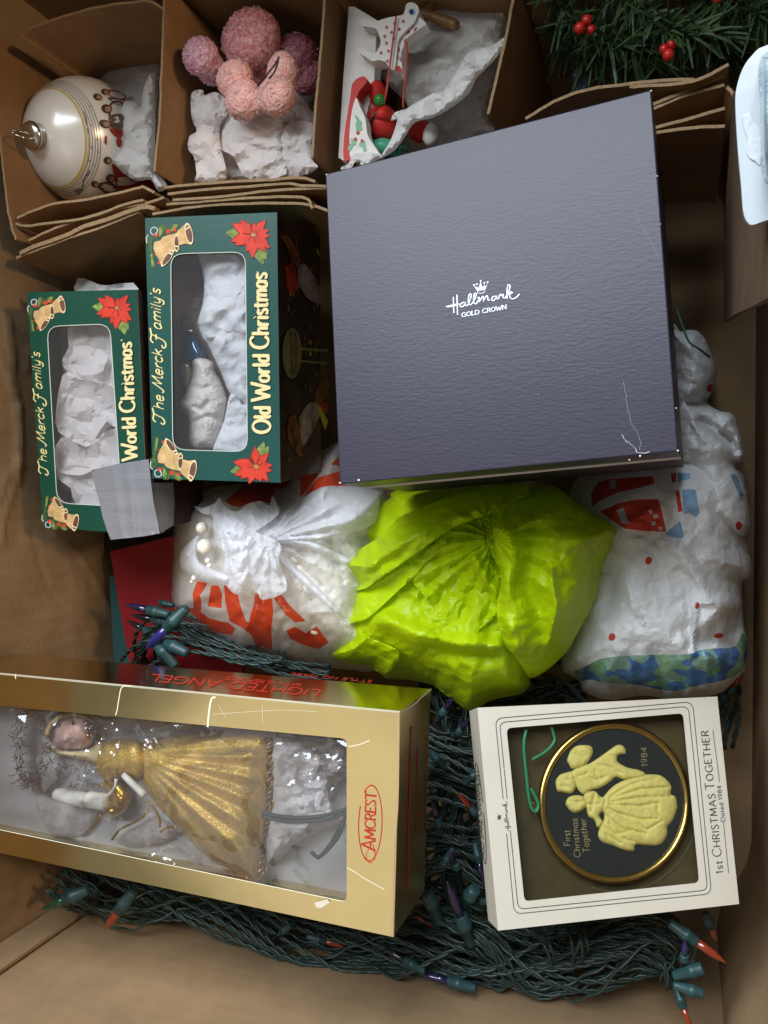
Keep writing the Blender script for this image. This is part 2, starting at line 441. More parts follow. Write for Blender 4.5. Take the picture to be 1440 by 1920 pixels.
KRAFT = mat('kraft', (0.27, 0.150, 0.068), 0.75, 0.25, var=0.16, vscale=35, bump=0.12, bscale=700, stretch=(1, 1, 1))
CARTON = mat('carton_board', (0.28, 0.184, 0.098), 0.8, 0.25, var=0.16, vscale=22, bump=0.16, bscale=420, wave=('Z', 26, 0.35, 1.0))
CARTON_X = mat('carton_board_flutes', (0.28, 0.184, 0.098), 0.72, 0.3, var=0.2, vscale=16, bump=0.30, bscale=260, wave=('Y', 24, 0.35, 2.0))
KEDGE = mat('board_edge', (0.30, 0.20, 0.11), 0.85, 0.2, var=0.25, vscale=400, bump=0.4, bscale=900)
# ------------------------------------------------------------------ lettering: pen strokes
GL = {
'A': (.8, 'l .02,0 .4,1 .78,0;l .16,.35 .64,.35'), 'B': (.62, 'l .05,0 .05,1;c .05,1 .42,.98 .52,.78 .42,.56 .05,.53;c .05,.53 .48,.5 .6,.27 .48,.03 .05,0'),
'C': (.8, 'c .78,.82 .62,.97 .4,1 .14,.84 .04,.5 .14,.16 .4,0 .62,.03 .78,.18'), 'D': (.8, 'l .05,0 .05,1;c .05,1 .45,.97 .72,.75 .77,.5 .72,.25 .45,.03 .05,0'),
'E': (.6, 'l .58,1 .06,1 .06,0 .58,0;l .06,.52 .48,.52'), 'F': (.58, 'l .58,1 .06,1 .06,0;l .06,.52 .48,.52'),
'G': (.84, 'c .78,.82 .62,.97 .4,1 .14,.84 .04,.5 .14,.16 .4,0 .62,.02 .8,.12;l .8,.08 .8,.45 .52,.45'), 'H': (.75, 'l .06,0 .06,1;l .7,0 .7,1;l .06,.5 .7,.5'),
'I': (.16, 'l .08,0 .08,1'), 'K': (.68, 'l .06,0 .06,1;l .62,1 .08,.42;l .25,.58 .66,0'), 'L': (.55, 'l .06,1 .06,0 .54,0'),
'M': (.95, 'l .04,0 .12,1 .48,.15 .84,1 .92,0'), 'N': (.78, 'l .06,0 .06,1 .72,0 .72,1'),
'O': (.86, 'c .43,1 .16,.85 .04,.5 .16,.15 .43,0 .7,.15 .82,.5 .7,.85 .43,1'), 'P': (.6, 'l .06,0 .06,1;c .06,1 .42,.98 .56,.76 .42,.5 .06,.48'),
'R': (.64, 'l .06,0 .06,1;c .06,1 .42,.98 .56,.76 .42,.52 .06,.5;l .3,.5 .63,0'), 'S': (.58, 'c .53,.86 .36,1 .14,.95 .07,.76 .2,.58 .4,.45 .53,.25 .42,.05 .22,0 .04,.13'),
'T': (.7, 'l 0,1 .7,1;l .35,1 .35,0'), 'W': (1.1, 'l 0,1 .28,0 .55,.8 .82,0 1.1,1'), 'Y': (.7, 'l 0,1 .35,.5 .7,1;l .35,.5 .35,0'), 'J': (.4, 'l .3,1 .3,.2;c .3,.2 .2,0 .02,.1'),
'0': (.6, 'c .3,1 .1,.8 .05,.5 .1,.2 .3,0 .5,.2 .55,.5 .5,.8 .3,1'), '1': (.35, 'l .04,.8 .22,1 .22,0'), '4': (.62, 'l .45,0 .45,1 .04,.3 .6,.3'),
'8': (.6, 'c .3,1 .1,.88 .12,.65 .3,.53 .5,.4 .53,.15 .3,0 .07,.15 .1,.4 .3,.53 .48,.65 .5,.88 .3,1'), '9': (.6, 'c .5,.75 .45,.5 .25,.45 .07,.6 .07,.85 .28,1 .48,.9 .5,.7 .45,.3 .2,0'),
'a': (.56, 'c .47,.5 .32,.63 .14,.57 .05,.32 .12,.06 .28,.0 .47,.18;l .48,.62 .48,.08 .56,.02'), 'c': (.5, 'c .47,.5 .3,.63 .1,.52 .05,.3 .12,.08 .3,0 .48,.1'),
'd': (.58, 'c .47,.48 .3,.62 .12,.55 .05,.3 .12,.06 .28,0 .47,.16;l .48,1 .48,0'), 'e': (.52, 'c .07,.32 .45,.36 .42,.55 .26,.63 .1,.52 .05,.28 .16,.04 .32,0 .48,.12'),
'f': (.36, 'c .38,.95 .26,1 .17,.85 .16,.6 .16,0;l .03,.6 .34,.6'), 'g': (.56, 'c .47,.48 .3,.62 .12,.55 .05,.32 .12,.08 .28,.03 .47,.16;c .48,.62 .48,.1 .42,-.25 .22,-.33 .05,-.2'),
'h': (.56, 'l .08,1 .08,0;c .08,.4 .2,.58 .36,.62 .47,.5 .48,.3 .48,0'), 'i': (.2, 'l .1,.62 .1,0;l .08,.82 .13,.86'), 'k': (.54, 'l .08,1 .08,0;l .46,.62 .1,.28;l .22,.38 .5,0'),
'l': (.2, 'l .1,1 .1,.04 .16,0'), 'm': (.86, 'l .08,.62 .08,0;c .08,.4 .2,.58 .34,.62 .43,.5 .43,0;c .43,.4 .55,.58 .7,.62 .78,.5 .79,0'), 'n': (.56, 'l .08,.62 .08,0;c .08,.4 .2,.58 .36,.62 .47,.5 .48,0'),
'o': (.56, 'c .28,.63 .1,.5 .05,.31 .1,.1 .28,0 .46,.1 .51,.31 .46,.5 .28,.63'), 'r': (.4, 'l .08,.62 .08,0;c .08,.38 .2,.56 .32,.62 .4,.58'),
's': (.44, 'c .4,.52 .26,.63 .1,.57 .09,.42 .24,.32 .38,.22 .38,.07 .22,0 .04,.1'), 't': (.38, 'l .16,.85 .16,.12;c .16,.12 .22,.0 .36,.06;l .02,.62 .34,.62'), 'y': (.54, 'l .06,.62 .1,.2;c .1,.2 .2,.04 .34,.08 .47,.25;c .48,.62 .47,.1 .4,-.25 .2,-.33 .05,-.2'),
"'": (.16, 'l .1,1 .06,.8'), '.': (.16, 'l .06,.0 .09,.03'),
}
def glyph(ch):
    w, s = GL[ch]; out = []
    for st in s.split(';'):
        k, *ps = st.split(); p = np.array([[float(v) for v in q.split(',')] for q in ps])
        out += [smoothp(p, 5, False)] if k == 'c' else [p[i:i + 2] for i in range(len(p) - 1)]
    return w, out
def pen(strokes, nib, thin, ang):                    # px polylines -> ribbons whose width follows the pen angle
    polys = []
    for s in strokes:
        s = np.asarray(s, float)
        if len(s) < 2: continue
        t = np.gradient(s, axis=0); n = np.stack([-t[:, 1], t[:, 0]], 1); n /= np.linalg.norm(n, axis=1)[:, None] + 1e-9
        a = np.arctan2(t[:, 1], t[:, 0]); w = (thin + (nib - thin) * np.abs(np.sin(a - ang))) / 2
        polys.append((s + n * w[:, None], s - n * w[:, None]))
    return polys
def ribbon_geo(polys, M, dz):
    V = []; F = []; k = 0
    for i, (a, b) in enumerate(polys):
        n = len(a); V += [M(a, dz + i * 4e-6), M(b, dz + i * 4e-6)]
        F += [[k + j, k + j + 1, k + n + j + 1, k + n + j] for j in range(n - 1)]; k += 2 * n
    return np.vstack(V), F
def seglin(p):                                        # corner-safe subdivision of straight strokes
    if len(p) == 2: return [p]
    return [p[i:i + 2] for i in range(len(p) - 1)]
def text_strokes(txt, A, B, up, slant=0.0, track=0.12, caps=None, space=.4, serif=0):
    A, B, up = (np.asarray(v, float) for v in (A, B, up))
    x = 0; items = []
    for i, ch in enumerate(txt):
        if ch == ' ': x += space; continue
        sc = caps if (caps and ch.isupper() and (i == 0 or txt[i - 1] == ' ')) else 1.0
        w, st = glyph(ch)
        for s in st:
            items.append((s * sc, x))
            if serif and len(s) <= 5:
                for (xa, ya) in s:
                    if min(abs(ya), abs(ya - 1), abs(ya - .62)) < .03 and ch not in 'CGOSeocdasg' or (ya in (0, 1) and ch in 'dD' and xa < .5 and len(s) == 2):
                        items.append((np.array([(xa - serif, ya), (xa + serif, ya)]) * sc, x))
        x += w * sc + track
    tot = x - track; d = (B - A) / tot; out = []
    for s, x0 in items:
        q = A + (s[:, :1] + x0 + slant * s[:, 1:]) * d + s[:, 1:] * up
        out += [np.asarray(q)] if len(q) > 3 else seglin(q)
    return out
def lettering(name, txt, A, B, up, M, m, parent, nib, thin, ang=0.6, dz=0.0003, **kw):
    st = text_strokes(txt, A, B, up, **kw)
    V, F = ribbon_geo(pen(st, nib, thin, ang), M, dz)
    return obj(name, V, F, m, parent)
def strokes_obj(name, strokes, M, m, parent, nib, thin=None, ang=0.6, dz=0.0003):
    V, F = ribbon_geo(pen([smoothp(s, 5, False) if len(s) > 2 else s for s in strokes], nib, nib if thin is None else thin, ang), M, dz)
    return obj(name, V, F, m, parent)
def ell(c, rx, ry, rot=0.0, n=20, a0=0, a1=2 * math.pi):
    a = np.linspace(a0, a1, n, endpoint=(a1 - a0) < 6.28); x, y = rx * np.cos(a), ry * np.sin(a)
    return np.stack([c[0] + x * math.cos(rot) - y * math.sin(rot), c[1] + x * math.sin(rot) + y * math.cos(rot)], 1)

# ------------------------------------------------------------------ the carton
XL, XR, YB, YT, ZF, ZR = -0.5096, 0.0287, -0.36, 0.405, -0.08, 0.335
carton = thing('cardboard_carton', 'large brown corrugated cardboard carton holding all the ornaments', 'carton', (-0.24, 0.02, ZF - 0.004))
def wallgrid(fx, nu, nv, th, zf=None):               # grid of points fx(u,v) with optional relief along nrm
    u, v = np.meshgrid(np.linspace(0, 1, nu), np.linspace(0, 1, nv)); V = fx(u.ravel(), v.ravel())
    F = [[j * nu + i, j * nu + i + 1, (j + 1) * nu + i + 1, (j + 1) * nu + i] for j in range(nv - 1) for i in range(nu - 1)]
    return V, F
def creases(y, z, lines, w=0.0020):
    h = np.zeros_like(y)
    for ln, amp in lines:
        h += amp * np.exp(-(dist(np.stack([y, z], 1), np.asarray(ln), False) / w) ** 2)
    return h
PLX = Plane((1, 0, 0), (XL, 0, 0))
def onL(l): p = PLX(np.asarray(l, float)); return p[:, 1:]
crl = [(onL([(15, 600), (22, 680), (30, 760), (38, 850), (36, 900)]), .0022), (onL([(36, 750), (34, 830), (30, 900), (6, 980), (2, 1020)]), .0022),
       (onL([(0, 668), (10, 690), (22, 740)]), .0015), (onL([(100, 1000), (150, 1040), (185, 1100), (210, 1150)]), .002), (onL([(18, 752), (40, 748)]), -.002),
       (onL([(45, 700), (60, 640)]), .0014), (onL([(0, 940), (10, 900), (40, 860)]), .0016), (onL([(60, 1000), (90, 1100), (160, 1190)]), -.0012)]
def fl(u, v):
    y = YB + (YT - YB) * u; z = ZF + (ZR - ZF) * v
    x = XL + creases(y, z, crl) + 0.0009 * vn(y * 14, z * 14, 3) + 0.0008 * crum(np.stack([y, z], 1), .06, 5, 3)
    return np.stack([x, y, z], 1)
V, F = wallgrid(fl, 200, 110, 0); obj('wall_panel', V, [f[::1] for f in F], CARTON_X, carton, True, label='creased scuffed side wall at the left')
def fr(u, v):
    y = YB + (YT - YB) * u; z = ZF + (ZR - ZF) * v
    e = np.clip((y + .355) / .07, 0, 1); return np.stack([XR + .026 * e * e * (3 - 2 * e) + 0.0012 * vn(y * 9, z * 9, 4) * np.clip(v * (1 - v) * 6, 0, 1), y, z], 1)
V, F = wallgrid(fr, 40, 24, 0); obj('wall_panel', V, [f[::-1] for f in F], CARTON, carton, True)
def fb(u, v):
    x = XL + (XR - XL) * u; z = ZF + (ZR - ZF) * v
    return np.stack([x, YB + 0.0014 * vn(x * 8, z * 8, 6) * np.clip(u * (1 - u) * 8, 0, 1), z], 1)
V, F = wallgrid(fb, 50, 24, 0); obj('wall_panel', V, [f[::-1] for f in F], CARTON, carton, True)
def ft(u, v):
    x = XL + (XR + .026 - XL) * u; z = ZF + (ZR - ZF) * v
    return np.stack([x, np.full_like(x, YT), z], 1)
V, F = wallgrid(ft, 20, 10, 0); obj('wall_panel', V, F, CARTON, carton, True)
V, F = wallgrid(lambda u, v: np.stack([XL + (XR + .03 - XL) * u, YB + (YT - YB) * v, np.full_like(u, ZF)], 1), 8, 8, 0)
obj('floor_panel', V, F, CARTON, carton)
# outer liner so the walls have thickness
def boxshell(x0, x1, y0, y1, z0, z1):
    V = [(x, y, z) for x in (x0, x1) for y in (y0, y1) for z in (z0, z1)]
    return np.array(V, float), [[0, 1, 3, 2], [4, 6, 7, 5], [0, 4, 5, 1], [2, 3, 7, 6], [0, 2, 6, 4]]
V, F = boxshell(XL - .005, XR + .034, YB - .005, YT + .005, ZF - .004, ZR); obj('outer_liner', V, F, CARTON, carton)
rim = [(XL - .005, XL, YB - .005, YT + .005), (XR + .026, XR + .034, YB - .005, YT + .005), (XL, XR, YB - .005, YB), (XL, XR + .026, YT, YT + .005)]
V, F = join([(np.array([(a, c, ZR), (b, c, ZR), (b, d, ZR), (a, d, ZR)]), [[0, 1, 2, 3]]) for a, b, c, d in rim]); obj('rim_edge', V, F, KEDGE, carton)
# glue flap along the near left corner
V, F = boxshell(XL + .001, XL + .03, YB + .0016, YB + .0042, ZF + .001, ZR - .002)
F.append([1, 5, 7, 3]); obj('glue_flap', V, F, CARTON, carton)
# short outer flaps turned back from the rim
for (a, b, c, d, dx, dy) in ((XL - .006, XL - .006, YB, YT, -.14, 0), (XL, XR, YB - .006, YB - .006, 0, -.14)):
    q = np.array([(a, c, ZR), (b, d, ZR), (b + dx, d + dy, ZR - .1), (a + dx, c + dy, ZR - .1)]); q2 = q - np.array([0, 0, .004])
    obj('outer_flap', np.vstack([q, q2]), [[0, 1, 2, 3], [7, 6, 5, 4], [0, 4, 5, 1], [1, 5, 6, 2], [2, 6, 7, 3], [3, 7, 4, 0]], CARTON, carton)
V, F = boxshell(XL, XR + .026, YT + .001, YT + .005, ZR, ZR + .11); F.append([1, 5, 7, 3]); obj('shading_flap', V, F, CARTON, carton)  # unseen upright flap, added to shade the far cells
# the loose inner sheet hanging down the right wall
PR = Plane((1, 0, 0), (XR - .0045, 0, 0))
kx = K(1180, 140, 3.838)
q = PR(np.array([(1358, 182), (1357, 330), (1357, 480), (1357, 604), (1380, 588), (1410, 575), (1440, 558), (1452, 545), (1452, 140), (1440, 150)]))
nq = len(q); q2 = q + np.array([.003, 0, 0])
obj('hanging_flap', np.vstack([q, q2]), [list(range(nq))[::-1], [i + nq for i in range(nq)]] + [[i, i + nq, (i + 1) % nq + nq, (i + 1) % nq] for i in range(nq)], mat('shade_brown_board', (0.12, 0.078, 0.045), 0.8, 0.2, var=.2, vscale=30), carton)  # the flap's shade is put into a darker board colour

# ------------------------------------------------------------------ divider insert (cells for the loose ornaments)
ZT = 0.15
insert = thing('divider_insert', 'brown cardboard divider insert with open cells along the far side of the carton', 'divider', (-0.2, 0.27, ZF))
def board(name, top_px, z, depth, th=0.0018, m=KRAFT, smooth=4, lean=(0, 0), zs=None, **kw):
    p = smoothp(np.asarray(top_px, float), smooth, False) if smooth and len(top_px) > 2 else np.asarray(top_px, float)
    zz = np.interp(np.linspace(0, 1, len(p)), np.linspace(0, 1, len(zs)), zs) if zs is not None else np.full(len(p), z)
    T = Pz(p, zz); t = np.gradient(T[:, :2], axis=0); n = np.stack([-t[:, 1], t[:, 0]], 1); n /= np.linalg.norm(n, axis=1)[:, None]
    n3 = np.hstack([n, np.zeros((len(n), 1))]) * th / 2
    jig = np.zeros_like(T); jig[:, 2] = 0.00025 * RNG.normal(size=len(T))
    dn = np.array([lean[0], lean[1], -depth])
    V = np.vstack([T + n3 + jig, T - n3 + jig, T + n3 + dn, T - n3 + dn]); k = len(T); F = []; mi = []
    for i in range(k - 1):
        F += [[i, i + 1, k + i + 1, k + i]]; mi += [1]
        F += [[i + 1, i, 2 * k + i, 2 * k + i + 1]]; mi += [0]
        F += [[k + i, k + i + 1, 3 * k + i + 1, 3 * k + i]]; mi += [0]
    F += [[0, k, 3 * k, 2 * k], [k - 1, 3 * k - 1, 4 * k - 1, 2 * k - 1]]; mi += [1, 1]
    return obj(name, V, F, [m, KEDGE], insert, False, mi, **kw)
k1 = K(0, 0, 3.84); k2 = K(300, 0, 4.235); k3 = K(1180, 140, 3.838)
board('side_panel', [(-14, 60), (-6, 200), (0, 262), (5, 310), (12, 370), (20, 420), (30, 449)], ZT, .17)
board('back_panel', [(40, 72), (46, 60), (80, 44), (120, 30), (180, 14), (240, 5), (280, 2), (305, 16)], ZT, .15)
board('back_panel', [(300, -45), (420, -48), (600, -52)], ZT, .15)
board('back_panel', [(600, -52), (760, -58), (960, -66)], ZT, .15)
board('back_panel', [(950, -80), (1200, -90), (1370, -80)], ZT, .15)
board('divider_panel', [(308, -30), (306, 40), (303, 130), (298, 230), (289, 322)], ZT, .145)
board('divider_panel', [(610, -30), (607, 20), (600, 110), (592, 200), (585, 296)], ZT, .145)
board('divider_panel', [(968, -30), (958, 20), (944, 90), (930, 150), (915, 214)], ZT, .145)
board('folded_flap', k1([(122, 1570), (200, 1532), (400, 1465), (600, 1440), (800, 1400), (1000, 1352), (1030, 1345), (1110, 1385)]), ZT, .13)
board('folded_flap', k1([(112, 1608), (180, 1626), (300, 1612), (560, 1580), (700, 1545), (900, 1470), (1030, 1440)]), ZT - .002, .13)
board('folded_flap', k1([(207, 1730), (400, 1640), (640, 1560), (850, 1500), (1050, 1462), (1180, 1420)]), ZT - .004, .13)
board('folded_flap', k1([(140, 1825), (240, 1775), (480, 1690), (580, 1640), (760, 1582), (1020, 1492), (1110, 1500)]), ZT - .004, .13, th=.003)
board('folded_flap', k1([(116, 1856), (300, 1786), (500, 1712), (700, 1645), (1000, 1525)]), ZT - .006, .125, lean=(.0, -.006))
board('folded_flap', k2([(30, 1490), (250, 1465), (600, 1440), (900, 1425), (1120, 1410), (1230, 1440)]), ZT, .13)
board('folded_flap', k2([(60, 1540), (400, 1500), (700, 1480), (1000, 1455), (1120, 1472), (1330, 1478)]), ZT - .002, .13)
board('folded_flap', k2([(100, 1587), (500, 1560), (900, 1510), (1330, 1490)]), ZT - .003, .13)
board('folded_flap', k2([(50, 1622), (300, 1602), (700, 1572), (1130, 1565), (1210, 1655)]), ZT - .004, .13)
board('folded_flap', k2([(-60, 1700), (200, 1652), (500, 1622), (900, 1612), (1190, 1625), (1420, 1710)]), ZT - .006, .125, lean=(.0, -.006))
board('folded_flap', [(985, 222), (1040, 190), (1100, 168), (1180, 157), (1250, 150), (1301, 149)], ZT, .13)
board('folded_flap', [(1180, 162), (1220, 160), (1300, 152), (1366, 121)], ZT + .004, .13)
board('folded_flap', k3([(100, 118), (280, 84), (460, 58)]), ZT - .002, .13)
board('folded_flap', k3([(150, 218), (350, 140), (550, 60), (684, 8)]), ZT - .003, .13)
board('folded_flap', k3([(150, 252), (400, 150), (684, 70)]), ZT - .004, .13)
board('folded_flap', k3([(150, 390), (450, 310), (688, 240)]), ZT - .005, .13)
board('folded_flap', k3([(150, 424), (215, 412), (450, 382), (686, 370)]), ZT - .006, .125)
board('side_panel', k3([(700, 88), (735, 120), (765, 180), (790, 240)]), ZT + .01, .16)
board('divider_panel', [(620, 336), (700, 320), (800, 300)], ZT - .02, .1)

# ------------------------------------------------------------------ dark gift box
PUR = mat('purple_paper', (0.025, 0.021, 0.038), 0.36, 0.33, var=0.06, vscale=30, bump=0.09, bscale=330, stretch=(.8, 2.2, 1))
PURD = mat('purple_paper_side', (0.055, 0.042, 0.06), 0.45, 0.5, var=0.1, vscale=40, bump=0.2, bscale=200)
WHITE = mat('white_ink', (0.80, 0.84, 0.90), 0.5, 0.3)
SCUFF = mat('scuffed_paper', (0.62, 0.60, 0.60), 0.8, 0.2)
GREYB = mat('grey_board', (0.30, 0.30, 0.31), 0.6, 0.3, var=0.1, vscale=60)
hall = thing('gift_box', 'square dark purple lidded gift box with a small white crown logo', 'gift box', (-0.1, 0.06, 0.075))
HF = face_of((1345, 1010), (930, 560), 0.22)
hq = [(610, 326), (1221, 168), (1272, 846), (637, 908)]
def boxgeo(q, M, th, dz=0, top=True, inset=0):
    T = M(np.asarray(q, float), dz); c = T.mean(0); T = T + (T - c) * inset; B = T - M.n * th
    F = ([[3, 2, 1, 0]] if top else []) + [[4, 5, 6, 7]] + [[i, (i + 1) % 4, (i + 1) % 4 + 4, i + 4] for i in range(4)]
    return np.vstack([T, B]), F
def bevel(o, w=.0008, seg=2):
    m = o.modifiers.new('bevel', 'BEVEL'); m.width = w; m.segments = seg; m.limit_method = 'ANGLE'; m.angle_limit = math.radians(40); return o
V, F = boxgeo(hq, HF, .028); bevel(obj('lid', V, F, PUR, hall), .0007)
V, F = boxgeo(hq, HF, .115, dz=-.03, inset=-.012); bevel(obj('base', V, F, PURD, hall), .0008)
V, F = boxgeo(hq, HF, .003, dz=-.0285, inset=.0015); 
kh = K(780, 500, 5.538)
hs = [[(388, 315), (390, 400), (393, 482)], [(425, 290), (428, 400), (432, 500)],
      [(500, 368), (470, 383), (458, 408), (475, 418), (500, 400), (515, 365), (510, 398), (535, 400), (560, 350), (575, 292), (556, 284), (545, 330), (546, 380), (570, 394), (608, 340), (627, 286), (608, 278), (598, 330), (602, 375), (625, 385), (645, 350)],
      [(640, 330), (655, 318), (657, 368)], [(658, 362), (690, 312), (700, 318), (700, 360)], [(700, 352), (732, 304), (745, 312), (746, 345), (768, 345)],
      [(832, 306), (797, 313), (785, 342), (805, 352), (834, 318), (841, 300), (838, 332), (858, 334)], [(858, 330), (875, 284), (886, 300), (908, 283)], [(905, 285), (903, 318), (925, 328)],
      [(925, 325), (968, 245), (976, 196), (956, 192), (945, 260), (946, 336)], [(952, 292), (985, 262), (1000, 272), (970, 292), (990, 332), (1030, 326), (1076, 284)]]
strokes_obj('logo_lettering', [kh(s) for s in hs], HF, WHITE, hall, 2.2, 1.5, 0.4)
decal('logo_lettering', [kh([(305, 412), (340, 402), (448, 378), (452, 392), (400, 412), (330, 424)])], HF, WHITE, hall, dz=.0004)
lettering('logo_lettering', 'GOLD CROWN', kh([(474, 523)])[0], kh([(938, 437)])[0], kh([(0, -42)])[0] - kh([(0, 0)])[0], HF, WHITE, hall, 1.7, 1.0, .1, space=.5, serif=.12)
cr = [kh([(597, 192), (622, 215), (632, 205), (645, 226), (658, 200), (672, 150), (684, 200), (700, 218), (709, 180), (722, 210), (746, 165), (722, 236), (680, 236), (634, 250)])]
for c in ((603, 190), (632, 182), (672, 148), (710, 168), (744, 160)): cr.append(ell(kh([c])[0], 1.7, 1.7, 0, 8))
decal('crown_emblem', cr, HF, WHITE, hall, dz=.0003)
strokes_obj('crown_emblem', [ell(kh([(678, 260)])[0], 7.3, 2.9, -.15, 16, 0, 6.28)], HF, WHITE, hall, 1.0)
# worn spots: white core showing at edges, cracks near the corner
kc = K(600, 140, 1.7143)
wear = [kc(l) for l in ([(975, 985), (985, 1040), (1000, 1120), (1020, 1150), (1032, 1180), (1028, 1205)], [(968, 1158), (985, 1180), (1010, 1200), (1020, 1215), (1060, 1214)], [(1010, 440), (1030, 480), (1060, 530), (1090, 595)])]
wear = [densify(w, 5, False) + RNG.normal(0, .9, (len(densify(w, 5, False)), 2)) for w in wear[:2]] + wear[2:]
strokes_obj('worn_crease', [wear[0]], HF, mat('faint_crack', (.30, .29, .32), .7), hall, .6, .12, .3, dz=.0002); strokes_obj('worn_crease', [wear[1]], HF, SCUFF, hall, 1.4, .3, dz=.0002); strokes_obj('worn_crease', [wear[2]], HF, mat('scratch', (.16, .16, .20), .5), hall, .7, dz=.0002)
ed = []
e1 = np.array([(640, 909), (760, 899), (900, 888), (1060, 871), (1180, 858), (1272, 848)], float)
V = np.vstack([HF(e1, -.0278), HF(e1 + np.array([.1, 2.6]), -.0278)]); 
bb = HF(np.array([(637, 908), (1272, 846)], float), 0) - HF.n * .0283
T = np.linspace(0, 1, 24)[:, None]; L1 = bb[0] * (1 - T) + bb[1] * T; out = np.array([0.0, -1, 0]); g = RNG.uniform(.3, 1.4, (24, 1)) * .0016
V = np.vstack([L1 + out * .0001 + HF.n * .0002, L1 + out * .0011 - HF.n * g]); obj('frayed_edge', V, [[i, i + 24, i + 25, i + 1] for i in range(23)], SCUFF, hall)
for c, r in (((637, 905), 2.6), ((672, 900), 3.2), ((1271, 845), 3), ((1268, 765), 1.8), ((612, 327), 2), ((1221, 170), 2.2), ((1180, 862), 2.4), ((1200, 855), 3), ((898, 592), .9), ((930, 800), .9), ((1010, 740), .8), ((1120, 700), .9), ((1232, 330), 1.8), ((1238, 420), 1.6)):
    ed.append(np.asarray(c) + RNG.uniform(.4, 1.0, (7, 1)) * ell((0, 0), r, r * .8, 0, 7))
decal('worn_spot', ed, HF, SCUFF, hall, dz=.00022, kind='stuff')

# ------------------------------------------------------------------ two green window boxes
GREEN = mat('green_card', (0.005, 0.058, 0.036), 0.34, 0.5, var=0.05, vscale=50, bump=0.05, bscale=300)
GREEN2 = mat('teal_green_card', (0.008, 0.066, 0.052), 0.34, 0.5, var=0.05, vscale=50, bump=0.05, bscale=300)
INSIDE = mat('box_inside', (0.22, 0.155, 0.125), 0.8, 0.2, var=0.1)
CUT = mat('card_cut_edge', (0.55, 0.56, 0.48), 0.7, 0.2)
GOLD = mat('gold_ink', (0.72, 0.60, 0.26), 0.5, 0.3); GOLD2 = mat('pale_gold_ink', (0.74, 0.62, 0.30), 0.5, 0.3); DKG = mat('dark_ink', (0.02, 0.035, 0.02), 0.5)
REDP = mat('red_petal_ink', (0.60, 0.045, 0.022), 0.5, 0.3, var=0.25, vscale=140); REDD = mat('dark_red_ink', (0.24, 0.012, 0.01), 0.5, 0.3)
LEAF = mat('leaf_ink', (0.20, 0.26, 0.06), 0.5, 0.3, var=0.5, vscale=260); LEAFD = mat('dark_leaf_ink', (0.06, 0.11, 0.03), 0.5, 0.3, var=0.5, vscale=300)
BELL = mat('bell_ink', (0.60, 0.38, 0.16), 0.5, 0.3, var=0.3, vscale=170); BELLD = mat('bell_mouth_ink', (0.14, 0.06, 0.035), 0.5, var=0.3, vscale=200); BELLR = mat('bell_rim_ink', (0.76, 0.58, 0.33), 0.5)
FILM = film('clear_film', 0.55, 0.05, haze=0.02)
def petal(c, tip, w, k=.45):
    c, tip = np.asarray(c, float), np.asarray(tip, float); d = tip - c; n = np.array([-d[1], d[0]])
    return smoothp([c, c + d * .3 + n * w * .55, c + d * k + n * w, c + d * .8 + n * w * .45, tip, c + d * .78 - n * w * .5, c + d * k - n * w, c + d * .28 - n * w * .5], 3)
def poinsettia(M, parent, c, s, rot, flip=1):
    c = np.asarray(c, float)
    def g(x, y):
        x *= flip; return c + s * np.array([x * math.cos(rot) - y * math.sin(rot), x * math.sin(rot) + y * math.cos(rot)])
    # petal tips and leaves relative to the flower centre (photo px of the large box, centre 475,440)
    tips = [(-42, -22), (-26, -29), (25, -29), (31, -9), (33, 3), (33, 27), (24, 34), (-2, 47), (-14, 34), (-36, 21), (-45, 13), (3, -24)]
    leaves = [((-56, -4), .32), ((20, 61), .28), ((-44, 6), .25), ((27, 50), .25)]
    lf = decal('printed_leaf', [petal(g(lx * .35, ly * .35), g(lx, ly), w) for (lx, ly), w in leaves], M, LEAF, parent, dz=.00022)
    decal('printed_flower', [petal(g(0, 0), g(x * 1.04, y * 1.04), .27) for x, y in tips], M, REDD, parent, dz=.00032)
    decal('printed_flower', [petal(g(x * .12, y * .12), g(x, y), .235) for x, y in tips], M, REDP, parent, dz=.00046)
    decal('printed_flower', [ell(g(0, 0), 5.2 * s, 4.6 * s, .4, 9)], M, mat('flower_centre', (.45, .24, .07), .5, var=.6, vscale=700), parent, dz=.0007)
